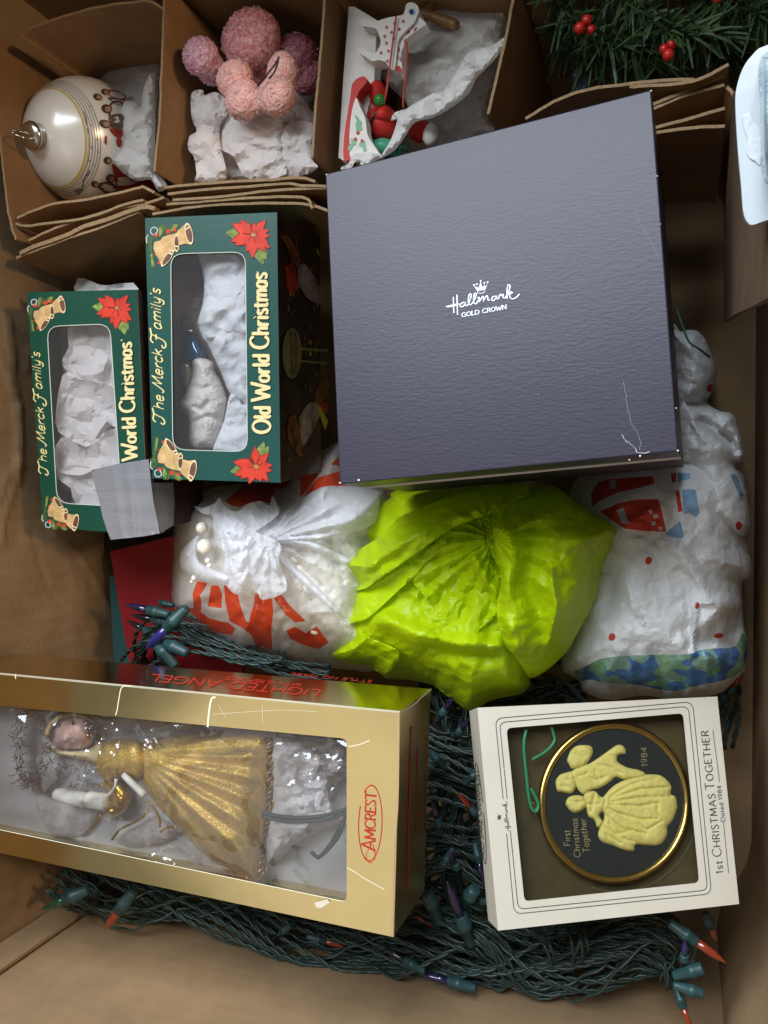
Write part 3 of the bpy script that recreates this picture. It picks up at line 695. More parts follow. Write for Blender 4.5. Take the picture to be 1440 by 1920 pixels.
def bells(M, parent, kf, flip):
    # traced from the lower left corner of the large box, crop px
    f = (lambda l: kf(l)) if not flip else (lambda l: kf(np.asarray(l, float) * np.array([1, -1]) + np.array([0, 1571])))
    decal('printed_holly', [f(l) for l in ([(240, 260), (370, 250), (350, 420), (330, 620), (260, 600), (230, 540), (270, 480), (240, 420), (290, 330)], [(150, 760), (300, 860), (340, 930), (250, 1050), (160, 980)],
        [(450, 930), (600, 1080), (700, 1060), (820, 1120), (960, 1300), (860, 1330), (760, 1290), (660, 1200), (600, 1300), (480, 1300), (430, 1160)], [(230, 600), (300, 620), (310, 860), (200, 800)])], M, LEAFD, parent, dz=.0002)
    decal('printed_holly', [f(l) for l in ([(280, 320), (360, 270), (330, 440), (300, 600), (255, 580), (280, 470)], [(480, 1000), (560, 1130), (540, 1280), (450, 1200)], [(740, 1140), (850, 1160), (930, 1290), (820, 1310)])], M, LEAF, parent, dz=.00028)
    decal('printed_berry', [ell(f([c])[0], r / 13, r / 13, 0, 8) for c, r in (((470, 375), 40), ((390, 1050), 55), ((690, 1130), 55), ((850, 1170), 45), ((400, 580), 40))], M, REDP, parent, dz=.00034)
    strokes_obj('printed_ribbon', [f([(390, 1060), (430, 1170), (370, 1230), (280, 1200), (270, 1100), (330, 1050)]), f([(170, 850), (160, 980), (210, 1050)])], M, mat('ribbon_ink', (.5, .52, .58), .5), parent, 1.8, dz=.0004)
    body = [[(500, 330), (480, 420), (400, 560), (330, 720), (350, 880), (470, 910), (600, 820), (820, 700), (700, 650), (590, 500)],
            [(490, 910), (560, 1000), (700, 1050), (870, 1090), (950, 1060), (960, 700), (840, 640), (640, 760)], [(940, 800), (1100, 840), (1230, 820), (1180, 1330), (1080, 1290), (930, 1160), (880, 1090)]]
    decal('printed_bell', [f(b) for b in (body[2], body[1], body[0])], M, BELL, parent, dz=.00046)
    mouths = [((670, 490), 75, 250, -.62), ((890, 850), 62, 215, .03), ((1190, 1080), 92, 270, .2)]
    sg = -1 if flip else 1
    def me(c, rx, ry, rot, k): return f(ell(c, rx * k, ry * k, rot, 18))
    decal('printed_bell', [me(c, rx, ry, r, 1.0) for c, rx, ry, r in mouths], M, BELLR, parent, dz=.0006)
    decal('printed_bell', [me(c, rx, ry, r, .8) for c, rx, ry, r in mouths], M, BELLD, parent, dz=.0007)
    decal('printed_bell', [f(l) for l in ([(690, 600), (790, 560), (800, 600), (700, 640)], [(840, 770), (950, 745), (950, 775), (840, 800)], [(1100, 1160), (1220, 1230), (1200, 1260), (1100, 1190)])], M, BELLR, parent, dz=.0008)
def inner(c, poly, k=0.04): return poly
CAPS = {
'T': [[(-.1, .75), (.1, .98), (.5, .9), (.95, 1.02)], [(.55, .92), (.45, .5), (.4, .15), (.15, -.05), (-.1, .1), (0, .3)]],
'M': [[(-.25, .1), (-.1, -.05), (.1, .3), (.32, .95)], [(.32, .95), (.38, .5), (.42, .1)], [(.42, .1), (.65, .6), (.85, .98)], [(.85, .98), (.82, .5), (.9, .05), (1.05, .1)]],
'F': [[(-.15, .75), (.05, .98), (.45, .9), (.95, 1.0)], [(.5, .9), (.42, .45), (.25, -.25), (-.1, -.35), (-.3, -.15), (-.1, .02)], [(.2, .45), (.6, .5)]] }
def script_line(name, A, B, up, M, m, parent, nib=3.0):
    A, B, up = (np.asarray(v, float) for v in (A, B, up)); items = []; x = .15
    for ch in "The Merck Family's":
        if ch == ' ': x += .42; continue
        if ch in CAPS:
            for s in CAPS[ch]: items.append((smoothp(np.array(s) * 1.0, 5, False), x))
            x += 1.05
        else:
            w, st = glyph(ch)
            for s in st: items.append((s * np.array([.95, .92]), x))
            x += w * .95 + .06
    d = (B - A) / x; out = []
    for s, x0 in items: out += [A + (s[:, :1] + x0 + .28 * s[:, 1:]) * d + s[:, 1:] * up]
    V, F = ribbon_geo(pen(out, nib, nib * .38, .55 + math.atan2(d[1], d[0]) + 1.2), M, .0004); obj(name, V, F, m, parent)
def fancy_line(txt, A, B, up, M, parent, nib):
    st = text_strokes(txt, A, B, up, track=.10, caps=1.15, space=.34, serif=.085)
    ang = math.atan2(B[1] - A[1], B[0] - A[0])
    V, F = ribbon_geo(pen(st, nib + 2.2, nib * .4 + 2.0, ang + .15), M, .0003); obj('title_lettering', V, F, DKG, parent)
    V, F = ribbon_geo(pen(st, nib, nib * .55, ang + .15), M, .0007); obj('title_lettering', V, F, GOLD2, parent)
    big = text_strokes(''.join(c if c.isupper() else ' ' for c in txt), A, B, up) if False else None
def green_box(label, q, hole, vp, z, green, org, depth, group):
    M = face_of(vp, np.mean(q, 0), z)
    r = thing('ornament_box', label, 'ornament box', org, group)
    h = rrect(hole, 24, 5)
    slab('front_panel', np.asarray(q, float), M, .0007, green, r, holes=[h], edge=CUT)
    T = M(np.asarray(q, float), -.0008); B = T - M.n * depth
    for i, (nm, m) in enumerate((('side_panel', green), ('side_panel', None), ('side_panel', green), ('side_panel', green))):
        a, b = T[i], T[(i + 1) % 4]; c, d = B[(i + 1) % 4], B[i]; nrm = np.cross(b - a, d - a); nrm = nrm / np.linalg.norm(nrm) * .0006
        if i == 1: m = SIDEP
        W_ = np.array([a, b, c, d]); obj(nm, np.vstack([W_, W_ + (W_.mean(0) - M(np.mean(q, 0)[None], -depth / 2)[0]) * 0 - nrm * 0]) if False else W_, [[0, 1, 2, 3]], m, r)
    slab('back_panel', np.asarray(q, float), M, .0007, INSIDE, r, dz=-depth)
    slab('inner_liner', np.asarray(q, float) + (np.mean(q, 0) - np.asarray(q, float)) * .015, M, .0004, INSIDE, r, dz=-.035)
    slab('window_film', np.asarray(hole, float) + (np.asarray(hole, float) - np.mean(hole, 0)) * .05, M, .0001, FILM, r, dz=-.0009)
    lip = ribbon_geo(pen([np.vstack([h, h[:1]])], 1.3, 1.3, 0), M, .0001); obj('window_edge', *lip, CUT, r)
    return r, M
SIDEP = mat('dark_print', (0.06, 0.026, 0.016), 0.25, 0.5, var=0.7, vscale=42, col2=(.004, .003, .003, 1), bump=0.03)
GB = 'green window boxes for glass ornaments'
box2, F2 = green_box('taller green window box showing a white bear ornament and paper towel', [(272, 409), (519, 398), (525, 905), (286, 897)], [(320, 476), (460, 472), (464, 847), (324, 843)], (1160, 740), .17, GREEN2, (-.29, .08, .085), .08, GB)
box1, F1 = green_box('green window box with grey duct tape on its corner, against the left wall', [(50, 548), (257, 543), (278, 1003), (81, 988)], [(88, 612), (206, 607), (229, 950), (107, 943)], (1240, 700), .145, GREEN, (-.38, .06, .06), .08, GB)
poinsettia(F2, box2, (475, 440), .92, 0); poinsettia(F2, box2, (479, 876), .92, 0, 1) if False else None
def poin_flip(M, p, c, s): 
    # lower corner: mirrored top to bottom
    c = np.asarray(c, float)
    tips = [(-42, 17), (-30, 24), (25, 29), (31, 9), (33, -3), (25, -27), (10, 30), (-2, -40), (-14, 34), (-36, -14), (-45, -10), (3, 27)]
    g = lambda x, y: c + s * np.array([x, y])
    decal('printed_leaf', [petal(g(x * .35, y * .35), g(x, y), w) for (x, y), w in (((-52, 10), .32), ((16, -50), .28), ((-42, 16), .25), ((26, -42), .25))], M, LEAF, p, dz=.00022)
    decal('printed_flower', [petal(g(0, 0), g(x * 1.04, y * 1.04), .27) for x, y in tips], M, REDD, p, dz=.00032)
    decal('printed_flower', [petal(g(x * .12, y * .12), g(x, y), .235) for x, y in tips], M, REDP, p, dz=.00046)
    decal('printed_flower', [ell(g(0, 0), 5.2 * s, 4.6 * s, .4, 9)], M, mat('flower_centre', (.45, .24, .07), .5, var=.6, vscale=700), p, dz=.0007)
poin_flip(F2, box2, (480, 875), .92)
poinsettia(F1, box1, (219, 578), .82, 0)
bells(F2, box2, K(270, 800, 13.09), False)
bells(F2, box2, K(262, 400, 12.9), True)
bells(F1, box1, K(69, 914, 16.4), False)
bells(F1, box1, K(42, 540, 16.0), True)
script_line('script_lettering', (308, 798), (300, 541), (-21, 0), F2, GOLD, box2, 3.0)
fancy_line('Old World Christmas', (507, 812), (500, 512), (-29, 0), F2, box2, 6.4)
script_line('script_lettering', (90, 893), (74, 660), (-17, 1), F1, GOLD, box1, 2.6)
fancy_line('World Christmas', (257, 862), (246, 642), (-24, 1), F1, box1, 5.6)
decal('registered_mark', [ell((483, 511), 2, 2.2, 0, 8)], F2, GOLD, box2); decal('registered_mark', [ell((228, 638), 1.6, 1.8, 0, 8)], F1, GOLD, box1)
# printed side of the taller box
def quadM(a, b, c, d):                                # bilinear map on a 3D quad, corner px a b c d
    pass
S2 = Plane(np.cross(F2(np.array([(525, 905)]), 0)[0] - F2(np.array([(519, 398)]), 0)[0], F2.n), F2(np.array([(519, 398)]), 0)[0])
if (S2.n @ (EYE - S2.p0)) < 0: S2.n = -S2.n
ks = K(260, 380, 4.0)
PLAQ = mat('plaque_ink', (.26, .19, .07), .4, var=.3, vscale=80); FACE = mat('face_ink', (.46, .33, .28), .4, var=.6, vscale=90, col2=(.10, .03, .02, 1)); ORNG = mat('orange_ink', (.32, .10, .015), .4, var=.8, vscale=70, col2=(.02, .008, .004, 1)); YEL = mat('yellow_ink', (.55, .42, .02), .4); REDK = mat('print_red', (.42, .03, .015), .4, var=.6, vscale=60)
for l_ in ([(1100, 480), (1160, 440), (1200, 600), (1160, 720), (1110, 640)], [(1290, 1560), (1330, 1480), (1420, 1500), (1425, 1580)]): decal('printed_panel', [ks(l_)], S2, REDK, box2, dz=.0002)
for l in ([(1065, 250), (1130, 260), (1190, 380), (1160, 470), (1110, 330)], [(1120, 1640), (1180, 1600), (1230, 1900), (1130, 1800)], [(1340, 1380), (1420, 1330), (1420, 1450), (1330, 1500)]): decal('printed_panel', [smoothp(ks(l), 3)], S2, ORNG, box2, dz=.00025)
for l in ([(1200, 480), (1260, 470), (1360, 640), (1370, 760), (1270, 720), (1200, 600)], [(1210, 1600), (1290, 1500), (1370, 1540), (1340, 1640), (1240, 1820), (1215, 1740)]): decal('printed_panel', [smoothp(ks(l), 3)], S2, FACE, box2, dz=.0003)
decal('printed_panel', [ks([(1340, 1540), (1365, 1530), (1420, 1640), (1400, 1710)])], S2, YEL, box2, dz=.00035)
decal('printed_panel', [ell(ks([(1150, 1130)])[0], 18, 48, 0, 20), ks([(1210, 1085), (1420, 1100), (1420, 1120), (1210, 1105)]), ks([(1210, 1180), (1420, 1200), (1420, 1215), (1210, 1195)])], S2, PLAQ, box2, dz=.0004)
g9 = np.random.default_rng(9); INKS = [ORNG, REDK, FACE, YEL, mat('print_green', (.03, .09, .03), .4, var=.6, vscale=80), mat('print_brown', (.20, .09, .03), .4, var=.7, vscale=80), mat('print_purple', (.09, .03, .08), .4, var=.6, vscale=80)]
for i in range(90):
    u_, v_ = g9.uniform(.05, .95), g9.uniform(.03, .97)
    if u_ < .5 and .36 < v_ < .66: continue
    c_ = lerp_quad([(532, 420), (608, 462), (610, 835), (532, 890)], np.array([u_]), np.array([v_]))[0]; r_ = g9.uniform(2, 6)
    decal('printed_motif', [np.asarray(c_) + g9.uniform(.55, 1.1, (9, 1)) * ell((0, 0), r_ * .7, r_ * g9.uniform(1, 2.2), g9.uniform(-.5, .5), 9)], S2, INKS[g9.choice([0, 0, 1, 2, 3, 4, 4, 5, 5, 5, 6])], box2, dz=.00012 + i * 6e-7)
lettering('printed_lettering', 'Old World', ks([(1160, 1290)])[0], ks([(1150, 970)])[0], (-6, 0), S2, DKG, box2, 1.5, .8, dz=.0006)
lettering('printed_lettering', 'Christmas', ks([(1192, 1290)])[0], ks([(1182, 970)])[0], (-6, 0), S2, DKG, box2, 1.5, .8, dz=.0006)
# duct tape folded over the corner of the other box
TAPE = mat('duct_tape', (.27, .27, .29), .33, .6, metal=.25, var=.12, vscale=40, bump=.25, bscale=160, stretch=(.4, 3, 1))
kt = K(0, 740, 4.0)
tp = kt([(685, 565), (880, 520), (1115, 484), (1130, 640), (1150, 800), (1200, 1040), (1080, 1062), (830, 1088), (800, 1010), (770, 920), (745, 800), (715, 700)])
def tz(p):
    t = (p[:, 0] - 170) / 130.0
    return .0006 + .0011 * np.exp(-((p[:, 0] - 245 - .1 * (p[:, 1] - 930)) / 5) ** 2) + .0009 * np.exp(-((p[:, 0] - 222 - .14 * (p[:, 1] - 950)) / 4) ** 2) + .0006 * vn(p[:, 0] / 14, p[:, 1] / 60, 8) * .6 + .0005
sheet('duct_tape', tp, tz, TAPE, box1, 5, F1)
tp2 = kt([(1122, 490), (1150, 660), (1298, 660), (1310, 800), (1300, 975), (1210, 1040), (1180, 950), (1140, 760)])
_a, _b = F1(np.array([(257, 543), (278, 1003)]), 0)
_n = np.cross(_b - _a, F1.n); _n = _n / np.linalg.norm(_n); _n = _n if _n @ (EYE - _a) > 0 else -_n
S1 = Plane(_n, _a + _n * .0008)
sheet('duct_tape', tp2, lambda p: .0004 + .0008 * vn(p[:, 0] / 9, p[:, 1] / 40, 18) ** 2, TAPE, box1, 5, S1)
# ------------------------------------------------------------------ soft things: tissue, bags, paper towel
TISSUE = mat('white_tissue', (.88, .86, .83), .7, .25, trans=.4, bump=.3, bscale=500, var=.05, crease=(80, 1.6))
TISSUEW = mat('warm_tissue', (.88, .83, .80), .7, .25, trans=.35, bump=.3, bscale=500, var=.05, crease=(75, 1.6))
TOWEL = mat('paper_towel', (.80, .81, .82), .85, .15, trans=.2, bump=.6, bscale=520, var=.04, crease=(45, 2.2))
LIME = mat('lime_tissue', (.52, .70, .002), .42, .4, trans=.34, bump=.25, bscale=420, crease=(60, 5), var=.10, vscale=18, sheen=.0)
BAGW = mat('bag_film', (.88, .87, .86), .24, .5, trans=.45, bump=.15, bscale=140, alpha=.66, var=.05, crease=(40, 3))
BAGT = mat('bag_film_gathered', (.88, .89, .94), .22, .5, trans=.5, bump=.15, bscale=160, alpha=.80, crease=(60, 4))
BAGR = mat('red_bag_print', (.78, .075, .022), .26, .5, trans=.25, bump=.15, bscale=140, alpha=.93, var=.12)
PEARL = mat('pearl', (.80, .74, .64), .16, .6, coat=.6, sss=.1)
BEADS = mat('bag_beads', (.80, .72, .60), .3, .5)

def fan(p, c, k, s=0, ph=0.0):                        # folds running out from a gathered point
    a = np.arctan2(p[:, 1] - c[1], p[:, 0] - c[0]); r = np.hypot(p[:, 0] - c[0], p[:, 1] - c[1])
    x = a * k + ph + .9 * vn(a * 3, r / 120, s)
    return 2 * np.abs(x / (2 * np.pi) % 1 - .5) * 2 - 1, r
# plastic carrier bag
kb = K(300, 820, 3.6)
bag_o = smoothp(kb([(145, 455), (250, 385), (380, 335), (520, 318), (700, 322), (815, 315), (880, 265), (960, 175), (1090, 95), (1230, 40), (1300, 250), (1440, 330), (1540, 420), (1560, 1000), (1540, 1500), (1430, 1580), (1300, 1572), (1100, 1552), (930, 1540), (790, 1520), (660, 1480), (520, 1468), (470, 1438), (330, 1358), (220, 1290), (130, 1210), (76, 1165), (64, 1060), (70, 900), (76, 750), (92, 620), (118, 530)]), 4)
def bag_base(p): return .005 + .105 * dome(dist(p, bag_o), 130)
KN = kb([(730, 690)])[0]
def zbag(p):
    f, r = fan(p, KN, 13, 4)
    fall = np.exp(-((r - 60) / 90) ** 2) * (p[:, 0] > KN[0] - 20)
    return bag_base(p) + .0045 * f * fall + .0028 * crum(p, 46, 21, 3) + .0012 * crum(p, 17, 24, 2) + .003 * vn(p[:, 0] / 60, p[:, 1] / 60, 9)
reds = [kb(l) for l in (
 [(440, 430), (520, 360), (560, 325), (720, 322), (812, 318), (880, 268), (935, 190), (1030, 122), (1085, 100), (1097, 190), (1060, 258), (1000, 350), (945, 410), (950, 300), (930, 212), (890, 270), (850, 340), (780, 350), (745, 445), (700, 440), (610, 440), (540, 470), (480, 460)],
 [(965, 405), (1065, 272), (1200, 232), (1260, 230), (1260, 330), (1110, 338), (1010, 388)], [(1150, 182), (1195, 142), (1240, 120), (1240, 200)],
 [(250, 970), (320, 985), (290, 1040), (270, 1065), (280, 1110), (276, 1180), (330, 1220), (400, 1240), (460, 1250), (510, 1292), (488, 1335), (400, 1320), (330, 1290), (240, 1222), (182, 1155), (230, 1150), (218, 1060)],
 [(345, 1000), (395, 1000), (420, 1060), (415, 1155), (322, 1140)],
 [(430, 985), (500, 1040), (527, 1062), (540, 1130), (580, 1240), (600, 1250), (612, 1190), (637, 1120), (637, 1050), (757, 1092), (765, 1180), (750, 1300), (760, 1435), (700, 1420), (650, 1420), (620, 1340), (550, 1282), (470, 1240), (442, 1120)],
 [(770, 1085), (820, 1060), (880, 1140), (985, 1240), (915, 1250), (840, 1190), (776, 1100)], [(850, 1305), (910, 1278), (985, 1322), (1056, 1272), (1140, 1385), (1070, 1430), (960, 1400), (880, 1360)])]
bag = thing('plastic_bag', 'white see-through plastic carrier bag with red print, knotted and holding pearl beads', 'plastic bag', np.append(Pz([(520, 1040)], 0)[0][:2], -.02))
sheet('bag_body', bag_o, zbag, [BAGW, BAGR], bag, 5, regions=[(r, 1) for r in reds], skirt=-.03, shrink=.10, paper=dict(scales=((46, .03), (18, .012)), lo=-.004, hi=.006, pin=True))
def layer(o, z0, R, h, cr, sc, seed, lift=0):
    o = np.asarray(o)
    def f(p): return z0(p) + h * dome(dist(p, o), R) + cr * crum(p, sc, seed, 3)
    return f
# gathered sheet over the knot, fan folds to the right
fo = smoothp(kb([(640, 645), (760, 560), (900, 450), (1020, 372), (1120, 330), (1300, 330), (1440, 345), (1480, 420), (1460, 560), (1370, 620), (1270, 645), (1000, 690), (800, 700)]), 4)
def zfan(p):
    f, r = fan(p, KN, 26, 6); return bag_base(p) + .012 + .0035 * f * np.exp(-((r - 90) / 90) ** 2) + .006 * dome(dist(p, fo), 30) + .001 * crum(p, 20, 30, 2)
sheet('bag_fold', fo, zfan, BAGT if False else mat('bag_film_fold', (.80, .80, .84), .26, .5, trans=.3, alpha=.72, bump=.15, bscale=140), bag, 4)
for i, l in enumerate(([(780, 690), (1000, 700), (1240, 800), (1300, 840), (1230, 850), (1000, 750), (790, 715)], [(790, 780), (900, 850), (1100, 1050), (1230, 1190), (1190, 1190), (1000, 1020), (840, 860), (780, 800)])):
    o = smoothp(kb(l), 3); sheet('bag_fold', o, lambda p, o=o: zbag(p) + .004 + .006 * dome(dist(p, o), 9), BAGT, bag, 4)
ko = smoothp(kb([(230, 465), (290, 475), (370, 445), (400, 405), (440, 470), (520, 500), (590, 452), (680, 430), (740, 460), (757, 395), (790, 450), (800, 520), (700, 600), (650, 640), (780, 690), (825, 760), (800, 820), (850, 960), (850, 1040), (760, 1080), (685, 1095), (660, 1050), (600, 1030), (540, 1055), (500, 1055), (450, 1000), (430, 900), (440, 780), (380, 720), (360, 600), (350, 530), (290, 515)]), 3)
def zk(p):
    f, r = fan(p, KN, 15, 12); return bag_base(p) + .020 + .004 * dome(dist(p, ko), 26) + .004 * np.exp(-dist(p, ko) / 6) + .0016 * f * np.clip(r / 60, 0, 1) + .0030 * crum(p * np.array([1, .6]), 22, 33, 3)
sheet('bag_handle', ko, zk, BAGT, bag, 3.4, paper=dict(scales=((40, .12), (17, .05)), lo=-.006, hi=.010, pin=True))
h2 = smoothp(kb([(170, 740), (250, 665), (262, 690), (250, 760), (260, 830), (330, 880), (450, 920), (470, 960), (440, 1000), (380, 992), (300, 972), (210, 932), (140, 870), (134, 800)]), 3)
sheet('bag_handle', h2, lambda p: bag_base(p) + .021 + .008 * dome(dist(p, h2), 14) + .002 * crum(p, 18, 41, 2), BAGT, bag, 3.4, paper=dict(scales=((18, .10), (9, .03)), lo=-.004, hi=.007, pin=True))
h3 = smoothp(kb([(360, 520), (420, 520), (560, 620), (640, 700), (590, 760), (600, 900), (560, 1000), (500, 960), (480, 800), (420, 640)]), 3)
sheet('bag_handle', h3, lambda p: zk(p) + .004 + .004 * dome(dist(p, h3), 16) + .003 * np.exp(-dist(p, h3) / 5) + .002 * crum(p, 18, 44, 2), BAGT, bag, 3.4, paper=dict(scales=((20, .12), (9, .04)), lo=-.004, hi=.007, pin=True))
# pearl beads: loose string coming out of the bag, and the mass inside it
pg = thing('pearl_garland', 'string of cream pearl beads spilling from the knotted plastic bag', 'bead garland', Pz([kb([(300, 700)])[0]], .06)[0])
b0 = None
for (x, y), r in (((284, 612), 42), ((302, 738), 55), ((322, 832), 20), ((332, 868), 18), ((230, 950), 20), ((214, 975), 12)):
    q = kb([(x, y)])[0]; z = float(bag_base(q[None])[0]) + .022; s = pxm(q, z)
    ball('bead', Pz([q], z)[0], r / 3.6 * s, PEARL, pg, n=20, m=14)
V = []
for i in range(260):
    q = kb([(RNG.uniform(620, 1440), RNG.uniform(480, 1300))])[0]
    z = float(bag_base(q[None])[0]) - RNG.uniform(.007, .018)
    V.append(ball_geo(Pz([q], z)[0], .0048, 8, 6))
obj('bead_mass', *join(V), BEADS, pg, True, kind='stuff')
inn = bag_o * .9 + bag_o.mean(0) * .1
sheet('bead_layer', inn, lambda p: bag_base(p) - .016 + .002 * crum(p, 12, 60, 2), mat('cream_filling', (.72, .62, .48), .8, var=.25, vscale=90), pg, 10)

# lime tissue bundle: the sheet is folded over itself in several layers
kl = K(620, 880, 2.5714)
lo = smoothp(kl([(290, 115), (340, 97), (450, 92), (600, 82), (840, 68), (880, 58), (930, 62), (960, 80), (1060, 78), (1120, 110), (1180, 155), (1230, 180), (1260, 210), (1330, 240), (1370, 265), (1380, 310), (1350, 390), (1330, 440), (1300, 520), (1285, 600), (1255, 680), (1200, 780), (1150, 870), (1080, 940), (1030, 980), (985, 1005), (960, 1010), (952, 1055), (910, 1085), (830, 1100), (760, 1120), (690, 1168), (650, 1160), (590, 1110), (560, 1085), (510, 1055), (490, 1040), (380, 1015), (270, 1010), (240, 985), (180, 945), (90, 940), (12, 905), (6, 880), (40, 830), (45, 790), (36, 740), (40, 690), (75, 640), (85, 580), (120, 555), (80, 510), (50, 460), (75, 420), (110, 400), (122, 370), (105, 340), (85, 295), (95, 265), (140, 240), (175, 215), (215, 180), (285, 140)]), 3)
LC = kl([(790, 330)])[0]
def lb(p): return .052 + .066 * dome(dist(p, lo), 130)
lime = thing('tissue_bundle', 'crumpled ball of bright lime green tissue paper between the plastic bag and the paper towel', 'tissue paper', np.append(Pz([(880, 1110)], .03)[0][:2], -.02))
def zl0(p):
    f, r = fan(p, LC, 9, 70); return lb(p) - .014 + .004 * crum(p, 60, 71, 3) + .003 * f * np.clip(r / 150, 0, 1)
sheet('tissue_base', lo, zl0, LIME, lime, 5, skirt=-.05, shrink=.10, paper=dict(scales=((60, .14), (28, .09), (12, .04)), lo=-.006, hi=.008, pin=True))
def lay(name, pts, off, R, h, k, cr, sc, seed, extra=None, n=3):
    o = smoothp(kl(pts), n)
    def f(p):
        ff, r = fan(p, LC, k, seed)
        z = lb(p) + off + h * (.55 + .25 * dome(dist(p, o), R) + .3 * np.exp(-dist(p, o) / 7)) + .0030 * ff * np.clip(r / 60, .2, 1) * np.exp(-(r / 150) ** 2) * np.clip(dist(p, o) / 10, .3, 1) + .0012 * ff * np.clip(r / 150, 0, 1) + .45 * cr * crum(p, sc, seed, 3, .5)
        return z + (extra(p) if extra is not None else 0)
    return sheet(name, o, f, LIME, lime, 3.6, paper=dict(scales=((70, .17), (32, .10), (14, .045)), k=.55, lo=-.003, hi=.008, pin=True))
def dl(l, w): l = kl(l); return lambda p: np.exp(-(dist(p, l, False) / w) ** 2)
lay('tissue_fold', [(110, 745), (240, 670), (340, 575), (400, 540), (560, 480), (800, 480), (860, 640), (850, 820), (900, 900), (960, 1000), (950, 1055), (900, 1085), (830, 1100), (760, 1120), (690, 1166), (640, 1150), (590, 1110), (510, 1050), (470, 965), (430, 915), (380, 905), (300, 850), (200, 830), (130, 785)], -.007, 26, .010, 17, .0042, 44, 81,
    lambda p: .010 * dl([(250, 720), (420, 800), (600, 850), (800, 860)], 16)(p) - .009 * dl([(480, 860), (620, 890), (800, 890)], 12)(p))
lay('tissue_fold', [(780, 205), (850, 180), (900, 158), (1000, 120), (1060, 90), (1120, 112), (1180, 157), (1230, 182), (1260, 212), (1330, 242), (1368, 267), (1376, 310), (1345, 390), (1325, 440), (1296, 520), (1280, 600), (1250, 680), (1195, 780), (1145, 870), (1075, 940), (1025, 978), (965, 1006), (930, 960), (880, 890), (840, 845), (805, 740), (803, 640), (820, 560), (818, 480), (800, 420), (790, 350)], .006, 34, .014, 15, .0040, 44, 91,
    lambda p: .010 * dl([(830, 280), (880, 420), (850, 560), (840, 700), (900, 860)], 16)(p) + .007 * dl([(1060, 480), (1090, 660), (1050, 840)], 8)(p) - .007 * dl([(980, 300), (960, 560), (1010, 780)], 18)(p))
lay('tissue_fold', [(560, 300), (640, 258), (720, 226), (780, 214), (800, 260), (825, 330), (822, 440), (830, 540), (815, 640), (792, 706), (730, 765), (690, 790), (640, 775), (580, 766), (530, 715), (480, 650), (430, 582), (398, 542), (440, 470), (500, 395)], .000, 20, .012, 21, .0045, 38, 101,
    lambda p: -.003 * dl([(480, 560), (600, 590), (800, 605)], 8)(p) + .009 * dl([(700, 440), (770, 560), (800, 600)], 9)(p) - .010 * dl([(790, 300), (800, 480)], 12)(p))
lay('tissue_fold', [(84, 580), (160, 575), (300, 500), (420, 430), (560, 310), (600, 290), (560, 360), (470, 440), (400, 520), (340, 572), (240, 665), (170, 722), (100, 742), (60, 772), (38, 690), (60, 650)], .005, 14, .009, 10, .0040, 34, 111)
lay('tissue_fold', [(880, 160), (830, 185), (770, 212), (640, 260), (560, 300), (430, 392), (230, 532), (160, 577), (85, 582), (120, 556), (80, 512), (50, 462), (75, 420), (112, 400), (240, 322), (330, 232), (420, 192), (480, 165), (600, 120), (740, 88), (880, 62), (940, 80), (960, 120)], .014, 20, .012, 12, .0044, 40, 121,
    lambda p: .007 * dl([(300, 400), (480, 300), (700, 200)], 11)(p) - .006 * dl([(200, 500), (400, 350), (560, 270)], 8)(p))
for pts, sd in (([(700, 250), (760, 225), (790, 300), (830, 400), (815, 470), (770, 400), (740, 320)], 131), ([(640, 300), (710, 240), (740, 330), (770, 420), (720, 400), (660, 360)], 133), ([(700, 420), (740, 430), (790, 480), (812, 540), (800, 600), (750, 520)], 135)):
    lay('tissue_fold', pts, .004, 10, .010, 30, .003, 20, sd)
lay('tissue_fold', [(10, 885), (40, 830), (48, 770), (110, 745), (170, 800), (260, 840), (330, 880), (300, 960), (240, 985), (180, 943), (90, 938), (20, 908)], -.004, 16, .010, 9, .004, 36, 141)

# paper towel bundle at the right
kt2 = K(1020, 860, 3.4286)
to = smoothp(kt2([(112, 1340), (170, 1390), (225, 1430), (250, 1490), (350, 1540), (460, 1550), (600, 1525), (720, 1530), (860, 1555), (1000, 1540), (1150, 1500), (1230, 1430), (1290, 1370), (1302, 1300), (1305, 1180), (1285, 1050), (1275, 800), (1328, 765), (1335, 680), (1310, 560), (1302, 300), (1290, 120), (1240, 40), (1150, -10), (900, -60), (300, 60), (150, 300), (150, 700), (130, 1100)]), 4)
bands = [smoothp(kt2([(190, 1372), (260, 1340), (350, 1292), (480, 1270), (640, 1263), (800, 1258), (930, 1258), (1000, 1230), (1100, 1220), (1230, 1205), (1275, 1120), (1303, 1180), (1300, 1310), (1240, 1385), (1150, 1425), (980, 1460), (840, 1492), (720, 1480), (600, 1452), (400, 1442), (300, 1420), (232, 1428)]), 3)]
redp = [kt2(l) for l in ([(350, 150), (420, 130), (560, 120), (700, 112), (710, 160), (620, 185), (480, 215), (360, 270), (310, 310), (300, 220)], [(360, 340), (480, 285), (600, 262), (735, 258), (760, 350), (785, 470), (640, 465), (520, 450), (440, 400)], [(815, 95), (848, 90), (848, 150), (820, 150)], [(845, 205), (870, 205), (892, 340), (862, 342)])]
redp += [ell(kt2([c])[0], 6.5, 7.5, .4, 12) for c in ((672, 655), (437, 1147), (1252, 428))] + [ell(kt2([(1122, 1138)])[0], 9, 5, -.1, 12), ell(kt2([(985, 945)])[0], 4, 7, .2, 10)]
blup = [kt2(l) for l in ([(890, 200), (930, 195), (945, 350), (895, 355)], [(930, 195), (975, 200), (1002, 350), (975, 375), (945, 355)], [(780, 480), (875, 400), (900, 500), (880, 515), (800, 500)], [(860, 90), (940, 95), (940, 130), (860, 150)])]
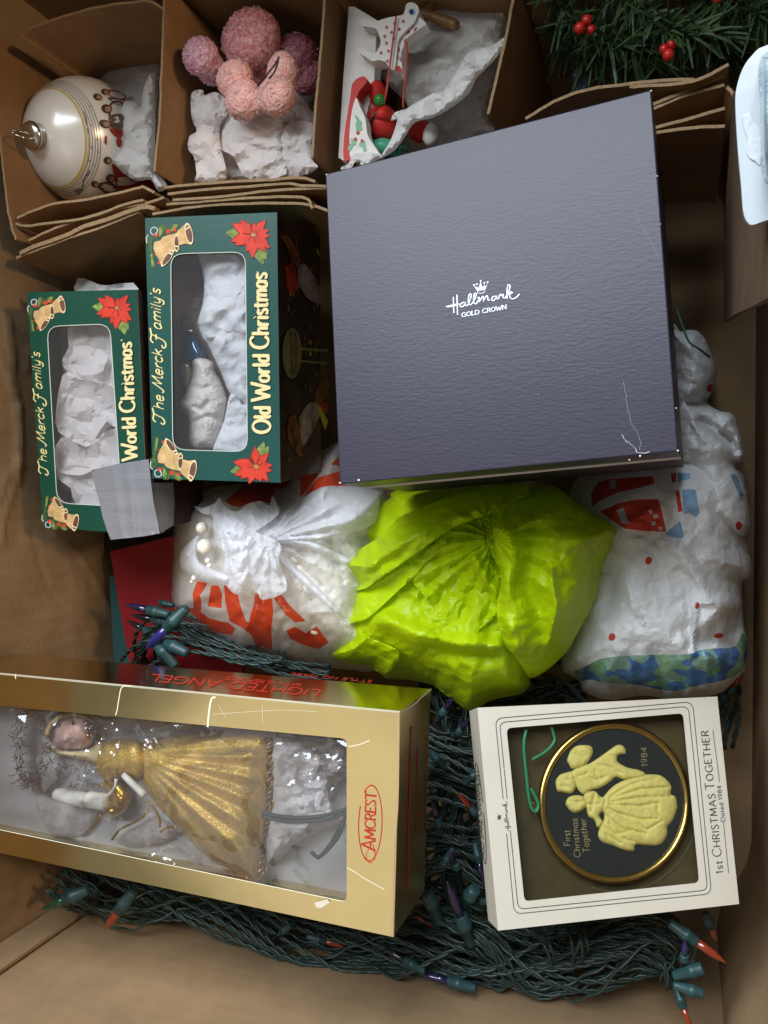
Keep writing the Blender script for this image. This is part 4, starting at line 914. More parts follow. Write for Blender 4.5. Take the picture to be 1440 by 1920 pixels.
grey = [kt2(l) for l in ([(465, 330), (510, 315), (548, 415), (500, 420)], [(415, 140), (460, 135), (465, 190), (430, 195)], [(670, 330), (690, 325), (700, 345), (680, 355)], [(700, 360), (735, 360), (735, 380), (705, 385)], [(690, 405), (715, 400), (720, 425), (695, 430)], [(735, 440), (760, 440), (760, 460), (738, 460)])]
TBAND = mat('towel_band', (.1, .2, .4), .85, .15, trans=.15, bump=.9, bscale=420, vor=(95, [(.13, .26, .52, 1), (.22, .42, .24, 1), (.30, .50, .30, 1), (.10, .22, .48, 1), (.28, .46, .36, 1), (.2, .36, .5, 1)]))
TRED = mat('towel_red', (.60, .07, .045), .85, .15, trans=.15, bump=.9, bscale=420, var=.12); TBLU = mat('towel_blue', (.26, .42, .62), .85, .15, trans=.15, bump=.9, bscale=420, var=.3, vscale=120); TGRY = mat('towel_grey', (.45, .47, .5), .85, .15, bump=.9, bscale=420)
def tb(p): return .0 + .088 * dome(dist(p, to), 150)
def dt(l, w): l = kt2(l); return lambda p: np.exp(-(dist(p, l, False) / w) ** 2)
v1, v2, v3, v4 = dt([(960, 1260), (968, 1060), (985, 940), (1080, 920)], 6), dt([(985, 1080), (1080, 1010), (1150, 930)], 18), dt([(430, 760), (440, 860), (420, 960)], 24), dt([(830, 560), (1000, 760), (1060, 920), (1220, 960)], 14)
v5, v6, v7 = dt([(150, 1400), (500, 1480), (720, 1440), (1000, 1420), (1250, 1330)], 16), dt([(530, 800), (560, 940), (640, 1060)], 5), dt([(960, 1080), (990, 1180), (1200, 1190), (1260, 1000)], 16)
def zt(p):
    z = tb(p) + .0026 * crum(p, 70, 151, 2) + .0011 * crum(p, 24, 153, 3)
    gath = np.clip((p[:, 1] - 1215) / 40, 0, 1)
    z = z + gath * .0028 * np.sin(p[:, 0] / 5.5 + 2.2 * vn(p[:, 0] / 28, p[:, 1] / 30, 5)) * (.5 + .5 * vn(p[:, 0] / 40, p[:, 1] / 90, 6))
    return z + .006 * v1(p) + .012 * v2(p) - .010 * v3(p) + .007 * v4(p) - .004 * v5(p) + .003 * v6(p) - .012 * v7(p)
towel = thing('paper_towel_bundle', 'white printed paper towel wrapped round something, with red dots and a blue and green border', 'paper towel', np.append(Pz([(1240, 1100)], 0)[0][:2], -.02))
sheet('towel_sheet', to, zt, [TOWEL, TBAND, TRED, TBLU, TGRY], towel, 4.5, regions=[(b, 1) for b in bands] + [(r, 2) for r in redp] + [(b, 3) for b in blup] + [(g, 4) for g in grey], skirt=-.05, shrink=.06, paper=dict(scales=((44, .035), (16, .018), (8, .006)), lo=-.004, hi=.007, pin=True))
k8 = K(1180, 500, 3.84)
t2 = smoothp(k8([(300, 480), (370, 468), (430, 455), (500, 468), (555, 540), (600, 650), (632, 770), (600, 880), (560, 970), (640, 1035), (740, 1060), (782, 1150), (826, 1330), (815, 1400), (770, 1425), (800, 1500), (850, 1650), (860, 1920), (700, 1960), (450, 1960), (420, 1500), (300, 1400)]), 4)
t2d = [ell(k8([(580, 875)])[0], 6, 8, .2, 12), ell(k8([(788, 1865)])[0], 6, 8, 0, 12)]
grn = [k8([(725, 1490), (770, 1500), (825, 1640), (815, 1690), (770, 1600)])]
f1, f2, f3 = (lambda l, w: (lambda p: np.exp(-(dist(p, k8(l), False) / w) ** 2)))([(520, 1110), (600, 1160), (720, 1250), (770, 1330)], 9), (lambda l, w: (lambda p: np.exp(-(dist(p, k8(l), False) / w) ** 2)))([(440, 980), (540, 1000), (560, 970)], 9), (lambda l, w: (lambda p: np.exp(-(dist(p, k8(l), False) / w) ** 2)))([(540, 1010), (700, 1070), (790, 1200), (800, 1350)], 10)
def zt2(p):
    return .012 + .060 * dome(dist(p, t2), 80) + .0025 * crum(p, 40, 161, 3) + .001 * crum(p, 15, 163, 2) - .016 * f1(p) - .014 * f2(p) + .012 * f3(p)
sheet('towel_twist', t2, zt2, [TOWEL, TRED, TBLU], towel, 4, regions=[(r, 1) for r in t2d] + [(g, 2) for g in grn], skirt=-.05, shrink=.06, paper=dict(scales=((30, .07), (12, .03)), lo=-.006, hi=.010, pin=True))
cord = Pz(k8([(340, 300), (380, 420), (430, 540), (500, 590), (575, 650)]), np.array([.07, .072, .075, .076, .06])); tube('green_string', smoothp(cord, 4, False), .0008, mat('green_string', (.03, .10, .06), .6), towel)

# tissue in the near green box, towel and bear in the other
kg = K(0, 380, 4.0)
def crumple_in(name, outline, M, dz, h, mtl, sc, seed, label=None, cat=None, parent=None, step=3.4, cr=.003, pap=.14):
    o = smoothp(outline, 3)
    def f(p): return dz + h * (.5 + .5 * dome(dist(p, o), 26)) + .6 * cr * crum(p, sc, seed, 3, .5) + .003 * vn(p[:, 0] / 26, p[:, 1] / 20, seed)
    return sheet(name, o, f, mtl, parent, step, M, label=label, cat=cat, skirt=.012, paper=dict(scales=((50, pap), (22, pap * .7), (10, pap * .35)), final=(mtl is not TOWEL), lo=-.007, hi=.010))
crumple_in('tissue_paper', kg([(530, 860), (820, 860), (850, 1100), (870, 1500), (900, 1900), (920, 2150), (930, 2300), (560, 2300), (540, 2180), (480, 2150), (440, 2050), (410, 1900), (430, 1790), (445, 1700), (420, 1560), (450, 1400), (480, 1290), (460, 1180), (510, 1080)]), F1, -.032, .017, TISSUEW, 42, 171, 'crumpled white tissue paper packed inside the taped green box', 'tissue paper', cr=.0042)
for nm_, l, dzz, sd in (('topmost', [(530, 870), (820, 860), (850, 1120), (860, 1420), (700, 1330), (600, 1330), (540, 1290), (480, 1240), (470, 1170), (515, 1080)], -.017, 401), ('second from top', [(468, 1295), (540, 1282), (600, 1335), (720, 1345), (860, 1400), (872, 1690), (800, 1640), (700, 1790), (640, 1830), (440, 1722), (420, 1560)], -.012, 403),
        ('third from top', [(405, 1860), (440, 1792), (480, 1752), (560, 1800), (640, 1862), (760, 1760), (880, 1690), (895, 1960), (690, 2010), (600, 2045), (420, 2010)], -.009, 405), ('lowest', [(425, 2015), (560, 1965), (700, 1990), (800, 2000), (900, 2060), (760, 2270), (570, 2262), (530, 2142), (450, 2085)], -.011, 407)):
    o = smoothp(kg(l), 2)
    sheet('tissue_paper', o, lambda p: dzz + .004 * np.exp(-dist(p, o) / 5) + .002 * vn(p[:, 0] / 22, p[:, 1] / 22, sd), TISSUEW, None, 3.2, F1, paper=dict(scales=((44, .14), (20, .10), (9, .05)), final=True, lo=-.004, hi=.007), label='crumpled white tissue layer, %s in the window of the taped green box' % nm_, cat='tissue paper', group='tissue layers in the taped green box')
bx = K(260, 380, 4.0)
tw = thing('paper_towel', 'folded white embossed paper towel beside the bear ornament in the green box', 'paper towel', F2(np.array([(425, 620)]), -.04)[0])
crumple_in('towel_layer', bx([(470, 330), (860, 330), (870, 700), (860, 1500), (780, 1500), (680, 1420), (620, 1280), (560, 1150), (510, 1060), (470, 1000), (440, 900), (480, 760), (490, 600), (470, 480)]), F2, -.030, .018, TOWEL, 40, 181, parent=tw, cr=.002, pap=.03)
crumple_in('towel_layer', bx([(560, 640), (800, 560), (860, 800), (840, 1000), (640, 980), (600, 1020), (500, 1010), (470, 900), (490, 760)]), F2, -.020, .012, TOWEL, 40, 185, parent=tw, cr=.0015, pap=.03)
crumple_in('towel_layer', bx([(690, 1430), (780, 1510), (870, 1560), (860, 1900), (560, 1900), (640, 1640)]), F2, -.022, .008, TOWEL, 44, 189, parent=tw, cr=.001, pap=.02)
be = thing('bear_ornament', 'frosted white bear glass ornament with a blue top in the green box', 'ornament', F2(np.array([(380, 740)]), -.045)[0])
FROST = mat('frosted_glitter', (.66, .60, .54), .55, .5, bump=1.0, bscale=520, var=.12, vscale=120, spark=900)
bo = smoothp(bx([(395, 1180), (440, 1150), (500, 1165), (560, 1200), (570, 1260), (620, 1350), (660, 1460), (660, 1560), (640, 1680), (600, 1800), (560, 1870), (450, 1870), (400, 1840), (375, 1770), (380, 1680), (365, 1600), (325, 1550), (310, 1500), (340, 1460), (370, 1380), (400, 1300), (405, 1240)]), 3)
inflate('bear_body', bo, .017, FROST, be, M=F2, z0=-.028, step=3, grooves=[bx([(400, 1370), (480, 1400), (520, 1380)]), bx([(420, 1640), (520, 1600), (620, 1640)]), bx([(420, 1530), (470, 1560), (520, 1500)])], gw=5, gd=.18, extra=lambda p: .0005 * crum(p, 9, 190, 2))
BLUEG = mat('blue_glass', (.008, .07, .13), .12, .6, coat=.8, metal=.4); GOLDG = mat('dull_gold_glass', (.30, .25, .17), .25, .6, coat=.6, metal=.5); SILV = mat('silver_cap', (.75, .70, .62), .25, .6, metal=1.0)
inflate('glass_top', smoothp(bx([(340, 1000), (430, 990), (480, 1060), (510, 1110), (520, 1180), (440, 1230), (340, 1220), (310, 1180), (330, 1080)]), 3), .014, BLUEG, be, M=F2, z0=-.034, step=4)
inflate('glass_body', smoothp(bx([(310, 1180), (400, 1180), (420, 1300), (400, 1380), (370, 1420), (340, 1430), (300, 1350), (285, 1270)]), 3), .012, GOLDG, be, M=F2, z0=-.036, step=4)
inflate('cap', smoothp(bx([(342, 940), (408, 938), (412, 985), (346, 990)]), 2), .006, SILV, be, M=F2, z0=-.03, step=3)
tube('hook_loop', F2(smoothp(bx([(340, 960), (320, 910), (345, 865), (390, 880), (410, 930), (400, 970)]), 4, False), -.028), .0005, mat('dark_wire', (.05, .04, .04), .4, metal=.8), be)
slab('back_card', bx([(230, 380), (300, 430), (330, 850), (360, 840), (480, 1010), (560, 1500), (560, 1880), (240, 1880)]), F2, .0005, mat('pinkish_card', (.42, .30, .25), .8), box2, dz=-.036) if False else None
crumple_in('tissue_paper', bx([(300, 440), (330, 400), (480, 400), (500, 600), (470, 800), (410, 870), (360, 850), (330, 700)]), F2, -.044, .008, mat('thin_tissue', (.34, .30, .29), .7, trans=.3), 50, 195, 'thin greyish tissue above the bear ornament in the green box', 'tissue paper', cr=.0015)
# white paper sticking up behind the near green box
o = smoothp(kg([(582, 565), (690, 590), (720, 605), (800, 620), (1000, 600), (1005, 700), (590, 720)]), 2)
sheet('tissue_paper', o, lambda p: .10 + .004 * crum(p, 20, 199, 2), TISSUE, None, 5, label='scrap of white paper sticking up behind the taped green box', cat='tissue paper')
# ------------------------------------------------------------------ gold window box with the tree-top angel
GFOIL = mat('gold_foil', (.74, .60, .29), .17, .5, metal=1.0, var=.06, vscale=14, bump=.30, bscale=11)
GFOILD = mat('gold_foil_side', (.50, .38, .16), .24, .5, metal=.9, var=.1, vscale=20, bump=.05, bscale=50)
REDI = mat('red_ink', (.50, .035, .02), .45, .3); CREASE = mat('foil_crack', (.78, .74, .55), .6, .3); BARE = mat('bare_card', (.62, .55, .45), .8, .2)
gold = thing('angel_box', 'gold foil window box with red lettering holding a tree-top angel', 'ornament box', (-.32, -.19, .138))
gq = np.array([(-95, 1253), (750, 1334), (738, 1757), (-95, 1579)], float)
GF = face_of((1290, 935), (400, 1500), .20)
gh = rrect([(-140, 1310), (650, 1385), (650, 1692), (-140, 1527)], 12, 5)
gh = gh[5:15]; gh = np.vstack([[(-88, 1315)], gh, [(-88, 1538)]])
slab('front_panel', gq, GF, .0008, GFOIL, gold, holes=[gh], edge=CREASE)
GT = GF(gq, -.0008); GD = .060; GB_ = GT - GF.n * GD
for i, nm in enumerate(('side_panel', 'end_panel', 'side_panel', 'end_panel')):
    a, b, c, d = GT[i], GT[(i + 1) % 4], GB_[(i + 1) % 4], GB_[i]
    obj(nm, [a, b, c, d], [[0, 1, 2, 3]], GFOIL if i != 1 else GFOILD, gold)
slab('back_panel', gq, GF, .0008, mat('white_card_inside', (.66, .64, .60), .8, .2), gold, dz=-GD)
slab('inner_tray', gq * .985 + gq.mean(0) * .015, GF, .0005, mat('grey_tray', (.50, .48, .46), .75, .25, var=.12, vscale=30), gold, dz=-.040)
# top fold with its light reflection painted as paler foil, and worn card edges
strokes_obj('fold_edge', [gq[:2] + np.array([(0, 1.5), (0, 1.5)])], GF, mat('foil_edge_glint', (.85, .80, .62), .3, .5, metal=.7), gold, 3.0, dz=.0002)
strokes_obj('fold_edge', [np.array([(749, 1336), (747, 1500), (740, 1600), (737, 1755)]) - np.array([2, 0])], GF, mat('tan_foil', (.62, .44, .22), .4, .5, metal=.5), gold, 4.5, dz=.0002)
kq = K(0, 1210, 3.4286); kr = K(400, 1200, 3.2727)
strokes_obj('foil_crack', [kq([(98, 185), (100, 215)]), kq([(850, 260), (785, 268), (765, 340), (752, 420), (742, 450)])], GF, CREASE, gold, 1.6, dz=.00022)
strokes_obj('foil_crack', [kq([(1385, 332), (1360, 345), (1345, 420), (1335, 525)])], GF, CREASE, gold, 3.4, dz=.00022)
strokes_obj('foil_crack', [kr([(820, 1395), (880, 1430), (940, 1470), (1050, 1530)]), kr([(830, 655), (900, 640), (960, 615)])], GF, CREASE, gold, 1.5, dz=.00022)
decal('bare_patch', [kr([(620, 1610), (700, 1590), (715, 1610), (660, 1645), (630, 1640)])], GF, BARE, gold, dz=.0006)
strokes_obj('scratch', [kr([(30, 400), (80, 480)]), kr([(300, 395), (303, 510)]), kr([(0, 455), (400, 430), (640, 440)])], GF, CREASE, gold, .5, dz=.0002)
tq = [kr(l) for l in ([(600, 1585), (690, 1580), (705, 1588), (640, 1600)],)]
# oval emblem
strokes_obj('oval_emblem', [ell((694, 1544), 22, 71, 0.03, 30, -2.2, 3.6)], GF, REDI, gold, 2.4, 1.0, 1.2, dz=.0003)
strokes_obj('oval_emblem', [kr([(955, 1280), (935, 1330), (960, 1370), (990, 1340), (985, 1280), (960, 1240)])], GF, REDI, gold, 1.1, .6, dz=.0003)
lettering('emblem_lettering', 'AMCREST', (702, 1596), (704, 1487), (-19, 1), GF, REDI, gold, 2.7, 1.1, 1.2, dz=.0004, slant=.18, caps=1.3, track=.1, serif=.1)
# printed side: a plane through the upper edge, lettering upside down
SG = Plane(np.cross(GT[1] - GT[0], GF.n), GT[0])
if SG.n @ (EYE - SG.p0) < 0: SG.n = -SG.n
lettering('side_lettering', 'LIGHTED ANGEL', (603, 1294), (285, 1264), (-3.5, 12.5), SG, REDI, gold, 2.6, 1.5, .4, slant=.2, space=.45)
lettering('side_lettering', 'WITH 10 REPLACEABLE LIGHTS', (565, 1281), (215, 1247), (-1.5, 6.5), SG, REDI, gold, 1.3, .8, .4, slant=.2) if False else lettering('side_lettering', 'WITH 10 REPLACE', (568, 1282), (425, 1268), (-1.5, 6), SG, REDI, gold, 1.4, .9, .4, slant=.2)
lettering('side_lettering', 'STYLE NO 10480', (700, 1276), (548, 1261), (-1.2, 4.5), SG, REDI, gold, 1.0, .7, .4, slant=.2)
EG = Plane(np.cross(GT[2] - GT[1], GF.n), GT[1])
if EG.n @ (EYE - EG.p0) < 0: EG.n = -EG.n
DRED = mat('end_print', (.25, .015, .01), .5)
strokes_obj('end_stripe', [[(772, 1362), (764, 1660)]], EG, DRED, gold, 4, dz=.0003)
strokes_obj('end_stripe', [[(783, 1400), (781, 1560)]], EG, DRED, gold, 1.5, dz=.0003); strokes_obj('end_stripe', [[(800, 1380), (798, 1560)]], EG, DRED, gold, 1.2, dz=.0003)
# torn white corner at the top of the end
strokes_obj('torn_edge', [[(752, 1334), (775, 1322), (790, 1308), (809, 1292)]], EG, CREASE, gold, 2.6, .8, dz=.0003)
# crinkled window film
CRF = film('crinkled_film', 2.6, .08, tint=(.96, .96, .98, 1), haze=.03, hcol=(.75, .74, .80, 1))
gho = np.array([(-88, 1311), (652, 1383), (654, 1694), (-88, 1540)], float)
def zfilm(p):
    c1 = np.exp(-(((p[:, 0] - 205) / 60) ** 2 + ((p[:, 1] - 1370) / 55) ** 2)); c2 = np.exp(-(((p[:, 0] - 310) / 50) ** 2 + ((p[:, 1] - 1365) / 35) ** 2)); c3 = np.exp(-(((p[:, 0] - 590) / 60) ** 2 + ((p[:, 1] - 1430) / 60) ** 2)); c4 = np.exp(-(((p[:, 0] - 320) / 40) ** 2 + ((p[:, 1] - 1610) / 28) ** 2)); c5 = np.exp(-(((p[:, 0] - 50) / 90) ** 2 + ((p[:, 1] - 1340) / 30) ** 2)) + np.exp(-(((p[:, 0] - 150) / 90) ** 2 + ((p[:, 1] - 1450) / 70) ** 2)) * .5
    a = np.clip(c1 + c2 + c3 + c4 + .6 * c5, 0, 1)
    return -.0016 - .0004 * (crum(p, 60, 201, 2) + 1) - .0036 * a * (1 + crum(p, 26, 203, 2, .45)) - .0005 * crum(p, 34, 205, 1)
sheet('window_film', gho, zfilm, CRF, gold, 3.6, GF, sharp=20)
# doll
ang = thing('angel_doll', 'angel doll in a gold dress holding a white candle inside the gold box', 'doll', GF(np.array([(300, 1480)]), -.039)[0])
LAME = mat('gold_lame', (.70, .45, .08), .42, .6, metal=.45, var=.25, vscale=420, bump=.5, bscale=700, stretch=(1, 1.8, 1), spark=1200)
TRIM = mat('gold_braid', (.50, .30, .07), .3, .6, metal=.8, bump=.5, bscale=500)
GOLDH = mat('bright_gold', (.55, .33, .03), .25, .6, metal=.8, bump=.4, bscale=140)
SKIN = mat('doll_skin', (.56, .33, .27), .45, .4, sss=.1, var=.06); IVORY = mat('ivory_plastic', (.74, .70, .60), .4, .45)
TIN = mat('tinsel', (.52, .36, .20), .2, .6, metal=.9); LACE = mat('lace', (.62, .56, .50), .6, .3, alpha=.6, var=.2, vscale=200)
so = smoothp(kq([(890, 640), (1000, 600), (1250, 560), (1500, 540), (1745, 560), (1740, 800), (1720, 1050), (1690, 1300), (1670, 1510), (1450, 1430), (1300, 1340), (1150, 1180), (1000, 1020), (920, 900), (870, 780)]), 3)
AP = kq([(860, 700)])[0]
def zsk(p):
    f, r = fan(p, AP, 34, 211); return -.038 + .027 * dome(dist(p, so), 70) + .0022 * f * np.clip(r / 140, .1, 1) + .0003 * crum(p, 16, 212, 2)
sheet('skirt', so, zsk, LAME, ang, 4, GF, skirt=.004)
tl = smoothp(kq([(1720, 560), (1735, 700), (1725, 900), (1712, 1100), (1690, 1300), (1668, 1500)]), 12, False)
P0 = GF(tl, zsk(tl) + .001); ax, N_, B_ = frames(P0)
V = []
for k in range(2):
    ph = np.linspace(0, 26 * math.pi, 300) + k * math.pi; i0 = np.linspace(0, len(P0) - 1, 300)
    q = np.stack([np.interp(i0, np.arange(len(P0)), P0[:, j]) for j in range(3)], 1); n3 = np.stack([np.interp(i0, np.arange(len(P0)), N_[:, j]) for j in range(3)], 1); b3 = np.stack([np.interp(i0, np.arange(len(P0)), B_[:, j]) for j in range(3)], 1)
    V.append(tube_geo(q + .0021 * (np.cos(ph)[:, None] * n3 + np.sin(ph)[:, None] * b3), .0009, 5))
V.append(tube_geo(P0 + np.array([-.003, 0, .0]), .0009, 5)); V.append(tube_geo(P0 + np.array([.004, 0, -.001]), .0009, 5))
obj('braid_trim', *join(V), TRIM, ang, True)
inflate('bodice', smoothp(kq([(640, 640), (800, 600), (910, 620), (960, 760), (900, 860), (800, 840), (700, 880), (620, 800)]), 3), .014, LAME, ang, M=GF, z0=-.03, step=4)
inflate('head', smoothp(kq([(300, 540), (370, 450), (480, 430), (580, 480), (610, 580), (570, 660), (440, 670), (330, 640)]), 3), .022, SKIN, ang, M=GF, z0=-.036, step=4, extra=lambda p: .003 * np.exp(-(((p[:, 0] - kq([(425, 600)])[0][0]) / 5) ** 2 + ((p[:, 1] - kq([(425, 600)])[0][1]) / 6) ** 2)))
decal('eye', [ell(kq([(385, 522)])[0], 3.5, 5, .2, 10)], GF, mat('doll_eye', (.03, .02, .02), .3), ang, dz=-.0165)
decal('eye', [ell(kq([(470, 500)])[0], 3.2, 4.4, .2, 10)], GF, mat('doll_eye', (.03, .02, .02), .3), ang, dz=-.0150)
inflate('hair', smoothp(kq([(285, 560), (330, 480), (440, 425), (560, 450), (600, 500), (560, 480), (470, 455), (390, 480), (340, 530), (315, 600)]), 3), .010, mat('doll_hair', (.50, .34, .12), .5, .4, bump=.8, bscale=300), ang, M=GF, z0=-.022, step=4)
decal('mouth', [ell(kq([(435, 615)])[0], 3, 5, .3, 10)], GF, mat('doll_mouth', (.5, .05, .06), .4), ang, dz=-.0175)
inflate('collar', smoothp(kq([(300, 640), (400, 680), (560, 670), (640, 620), (700, 700), (640, 760), (480, 720), (340, 690)]), 3), .006, mat('cream_collar', (.62, .50, .26), .6, .3), ang, M=GF, z0=-.03, step=4)
hr = []
for i in range(240):
    a = RNG.uniform(0, 2 * math.pi); c = kq([(210 + 95 * math.cos(a) + RNG.normal(0, 24), 660 + 230 * math.sin(a) + RNG.normal(0, 24))])[0]
    t = np.linspace(0, 1, 7); e_ = RNG.uniform(0, 6.28); w = np.stack([c[0] + 13 * t * math.cos(e_) + 1.5 * np.sin(t * 9 + a), c[1] + 13 * t * math.sin(e_) + 1.5 * np.cos(t * 7 + a)], 1)
    hr.append(tube_geo(GF(w, -.024 + .006 * np.sin(t * 7 + i)), .00035, 3))
for i in range(60):
    c = kq([(RNG.uniform(300, 640), RNG.uniform(700, 960))])[0]; t = np.linspace(0, 1, 7)
    e_ = RNG.uniform(0, 6.28); w = np.stack([c[0] + 10 * t * math.cos(e_) + np.sin(t * 8 + i), c[1] + 10 * t * math.sin(e_)], 1); hr.append(tube_geo(GF(w, -.03 + .004 * np.sin(t * 7 + i)), .0003, 3))
obj('tinsel_hair', *join(hr), TIN, ang, True, kind='stuff')
for nm, a, b, r1, r2 in (('candle', (358, 955), (560, 1000), 40 / 3.43, 46 / 3.43), ('candle_cup', (560, 990), (690, 1010), 50 / 3.43, 50 / 3.43), ('arm', (790, 830), (930, 965), 22 / 3.43, 24 / 3.43)):
    A, B = GF(kq([a, b]), -.018 if nm != 'arm' else -.02); s = np.linalg.norm(A - B) / np.linalg.norm(kq([a])[0] - kq([b])[0])
    ts = np.linspace(0, 1, 9); rr = np.interp(ts, [0, .08, 1], [r1 * .8, r1, r2]) * s * .9
    obj(nm, *tube_geo(A + (B - A) * ts[:, None], rr, 14), IVORY, ang, True)
tube('finger_loop', smoothp(GF(kq([(745, 860), (740, 910), (700, 960), (670, 970)]), -.012), 5, False), .0011, IVORY, ang)
inflate('muff', smoothp(kq([(640, 890), (720, 860), (800, 890), (850, 960), (830, 1050), (760, 1100), (690, 1110), (650, 1060), (690, 980)]), 3), .016, GOLDH, ang, M=GF, z0=-.032, step=3, extra=lambda p: .0015 * crum(p, 12, 220, 2))
inflate('wing', smoothp(kq([(230, 1000), (320, 960), (600, 1050), (640, 1080), (560, 1190), (500, 1220), (340, 1220), (270, 1130)]), 3), .004, LACE, ang, M=GF, z0=-.034, step=5)
inflate('wing', smoothp(kq([(730, 1240), (780, 1180), (960, 1080), (1000, 1100), (1140, 1180), (1100, 1240), (980, 1280), (800, 1290)]), 3), .004, LACE, ang, M=GF, z0=-.034, step=5)
for l in ([(560, 1195), (610, 1150), (650, 1090)], [(720, 1250), (770, 1185), (840, 1150), (910, 1110), (945, 1065)], [(1030, 1200), (1080, 1170), (1140, 1170)], [(660, 900), (640, 900), (650, 890)], [(1030, 1170), (1020, 1100), (960, 1000)]):
    tube('gold_wire', smoothp(GF(kq(l), -.024), 5, False), .0009, GOLDH, ang)
# tissue and green cord behind the doll
o = smoothp(kr([(360, 590), (500, 610), (700, 620), (810, 680), (822, 800), (730, 900), (740, 1040), (800, 1100), (640, 1180), (500, 1250), (400, 1350), (320, 1370), (330, 1200), (360, 1000), (350, 760)]), 3)
sheet('tissue_paper', o, lambda p: -.034 + .018 * dome(dist(p, o), 30) + .003 * crum(p, 26, 231, 3), TISSUEW, None, 4, GF, paper=dict(scales=((34, .14), (16, .10), (8, .04)), final=True, lo=-.005, hi=.008), label='crumpled white tissue stuffed at the end of the gold box under its window', cat='tissue paper')
gw = thing('power_cord', 'dark green power cord running through the tissue inside the gold box', 'cord', GF(np.array([(590, 1530)]), -.03)[0])
DGREEN = mat('green_wire', (.026, .047, .040), .38, .45, var=.15, vscale=200)
for l in ([(300, 1060), (400, 1080), (520, 1090), (660, 1080), (780, 1050), (840, 1020)], [(300, 1080), (400, 1105), (520, 1112), (700, 1100), (840, 1050)], [(820, 1070), (770, 1160), (720, 1250), (650, 1330), (600, 1300)], [(800, 1120), (770, 1200), (700, 1290), (640, 1340)]):
    tube('wire', smoothp(GF(kr(l), -.014), 6, False), .0012, DGREEN, gw)

# ------------------------------------------------------------------ white window box with the round ornament
CREAM = mat('white_card', (.54, .49, .40), .5, .4, var=.04, vscale=30, bump=.06, bscale=300)
WF = face_of((640, 1430), (1140, 1520), .135)
wq = [(895, 1327), (1345, 1306), (1386, 1695), (934, 1745)]
kw = K(900, 1300, 2.88)
wb = thing('ornament_box', 'white square window box reading 1st Christmas Together, beside the right wall', 'ornament box', (-.11, -.25, .06))
wh = rrect(kw([(143, 188), (1098, 107), (1186, 1023), (240, 1124)]), 10, 5)
slab('front_panel', wq, WF, .0008, CREAM, wb, holes=[wh], edge=CREAM)
WT = WF(np.array(wq, float), -.0008); WD = .034; WB = WT - WF.n * WD
for i in range(4): obj('side_panel', [WT[i], WT[(i + 1) % 4], WB[(i + 1) % 4], WB[i]], [[0, 1, 2, 3]], CREAM, wb)
slab('back_panel', wq, WF, .0008, CREAM, wb, dz=-WD)
OLV = mat('dark_flocking', (.070, .052, .018), .6, .2, var=.3, vscale=40)
slab('inner_card', np.asarray(wq, float) * .985 + np.mean(wq, 0) * .015, WF, .0006, OLV, wb, dz=-.014)
slab('window_film', rrect(kw([(130, 175), (1112, 95), (1200, 1035), (228, 1135)]), 10), WF, .0001, film('box_film', .5, .04), wb, dz=-.0009)
INK = mat('dark_green_ink', (.03, .06, .055), .5, .3)
out_ = rrect(kw([(82, 135), (1148, 45), (1250, 1082), (185, 1192)]), 16, 6); inn_ = rrect(kw([(105, 157), (1125, 70), (1229, 1062), (206, 1166)]), 13, 6)
def gap(r, a, b):
    r = densify(r, 6); k = int(np.argmin(np.hypot(*(r - b).T))); r = np.roll(r, -k, 0); m = int(np.argmin(np.hypot(*(r - a).T))); 
    return r[:m + 1] if m > len(r) // 2 else np.vstack([r[m:], r[:1]])
for r, a, b in ((out_, kw([(122, 566)])[0], kw([(143, 750)])[0]), (inn_, kw([(146, 566)])[0], kw([(166, 745)])[0])):
    strokes_obj('border_line', [gap(r, a, b)], WF, INK, wb, 1.3)
lettering('title_lettering', '1st CHRISTMAS TOGETHER', kw([(1314, 972)])[0], kw([(1232, 200)])[0], kw([(-38, 3)])[0] - kw([(0, 0)])[0], WF, INK, wb, 1.8, 1.2, 1.2, caps=1.25, space=.35, track=.2)
lettering('title_lettering', 'Dated 1984', kw([(1324, 690)])[0], kw([(1301, 497)])[0], kw([(-22, 2)])[0] - kw([(0, 0)])[0], WF, INK, wb, 1.1, .8, 1.2)
strokes_obj('border_line', [kw([(1342, 970), (1314, 690)])], WF, INK, wb, 1.1); strokes_obj('border_line', [kw([(1294, 480), (1257, 196)])], WF, INK, wb, 1.1)
kl2 = lambda l: kw(np.stack([150 - (np.asarray(l, float)[:, 1] - 400) * .165, 745 - (np.asarray(l, float)[:, 0] - 305) * .222], 1) + np.array([0, 0]))
def logo_px(l):
    l = np.asarray(l, float); u = (l[:, 0] - 305) / 770; v = (l[:, 1] - (412 - .17 * (l[:, 0] - 305)))
    return kw(np.stack([152 - 13 * u * 0 - (-v) * .17 - (-8) * 0 - 14 * u, 745 - 165 * u], 1))
strokes_obj('logo_lettering', [logo_px(s) for s in hs] + [logo_px([(305, 412), (450, 385)])], WF, INK, wb, 1.1, .8)
decal('crown_emblem', [kw([(92, 650), (104, 660), (112, 655), (112, 680), (92, 682), (100, 672), (90, 668), (100, 662)])], WF, INK, wb)
LG = Plane(np.cross(WT[0] - WT[3], WF.n), WT[0])
if LG.n @ (EYE - LG.p0) < 0: LG.n = -LG.n
strokes_obj('border_line', [ell((901, 1525), 5.5, 95, -.09, 30, 0, 6.28)], LG, INK, wb, 1.0, .6)
lettering('side_lettering', 'KEEPSAKE ORNAMENT', (908, 1610), (897, 1442), (-8, 1), LG, INK, wb, 1.3, .8, 1.2)
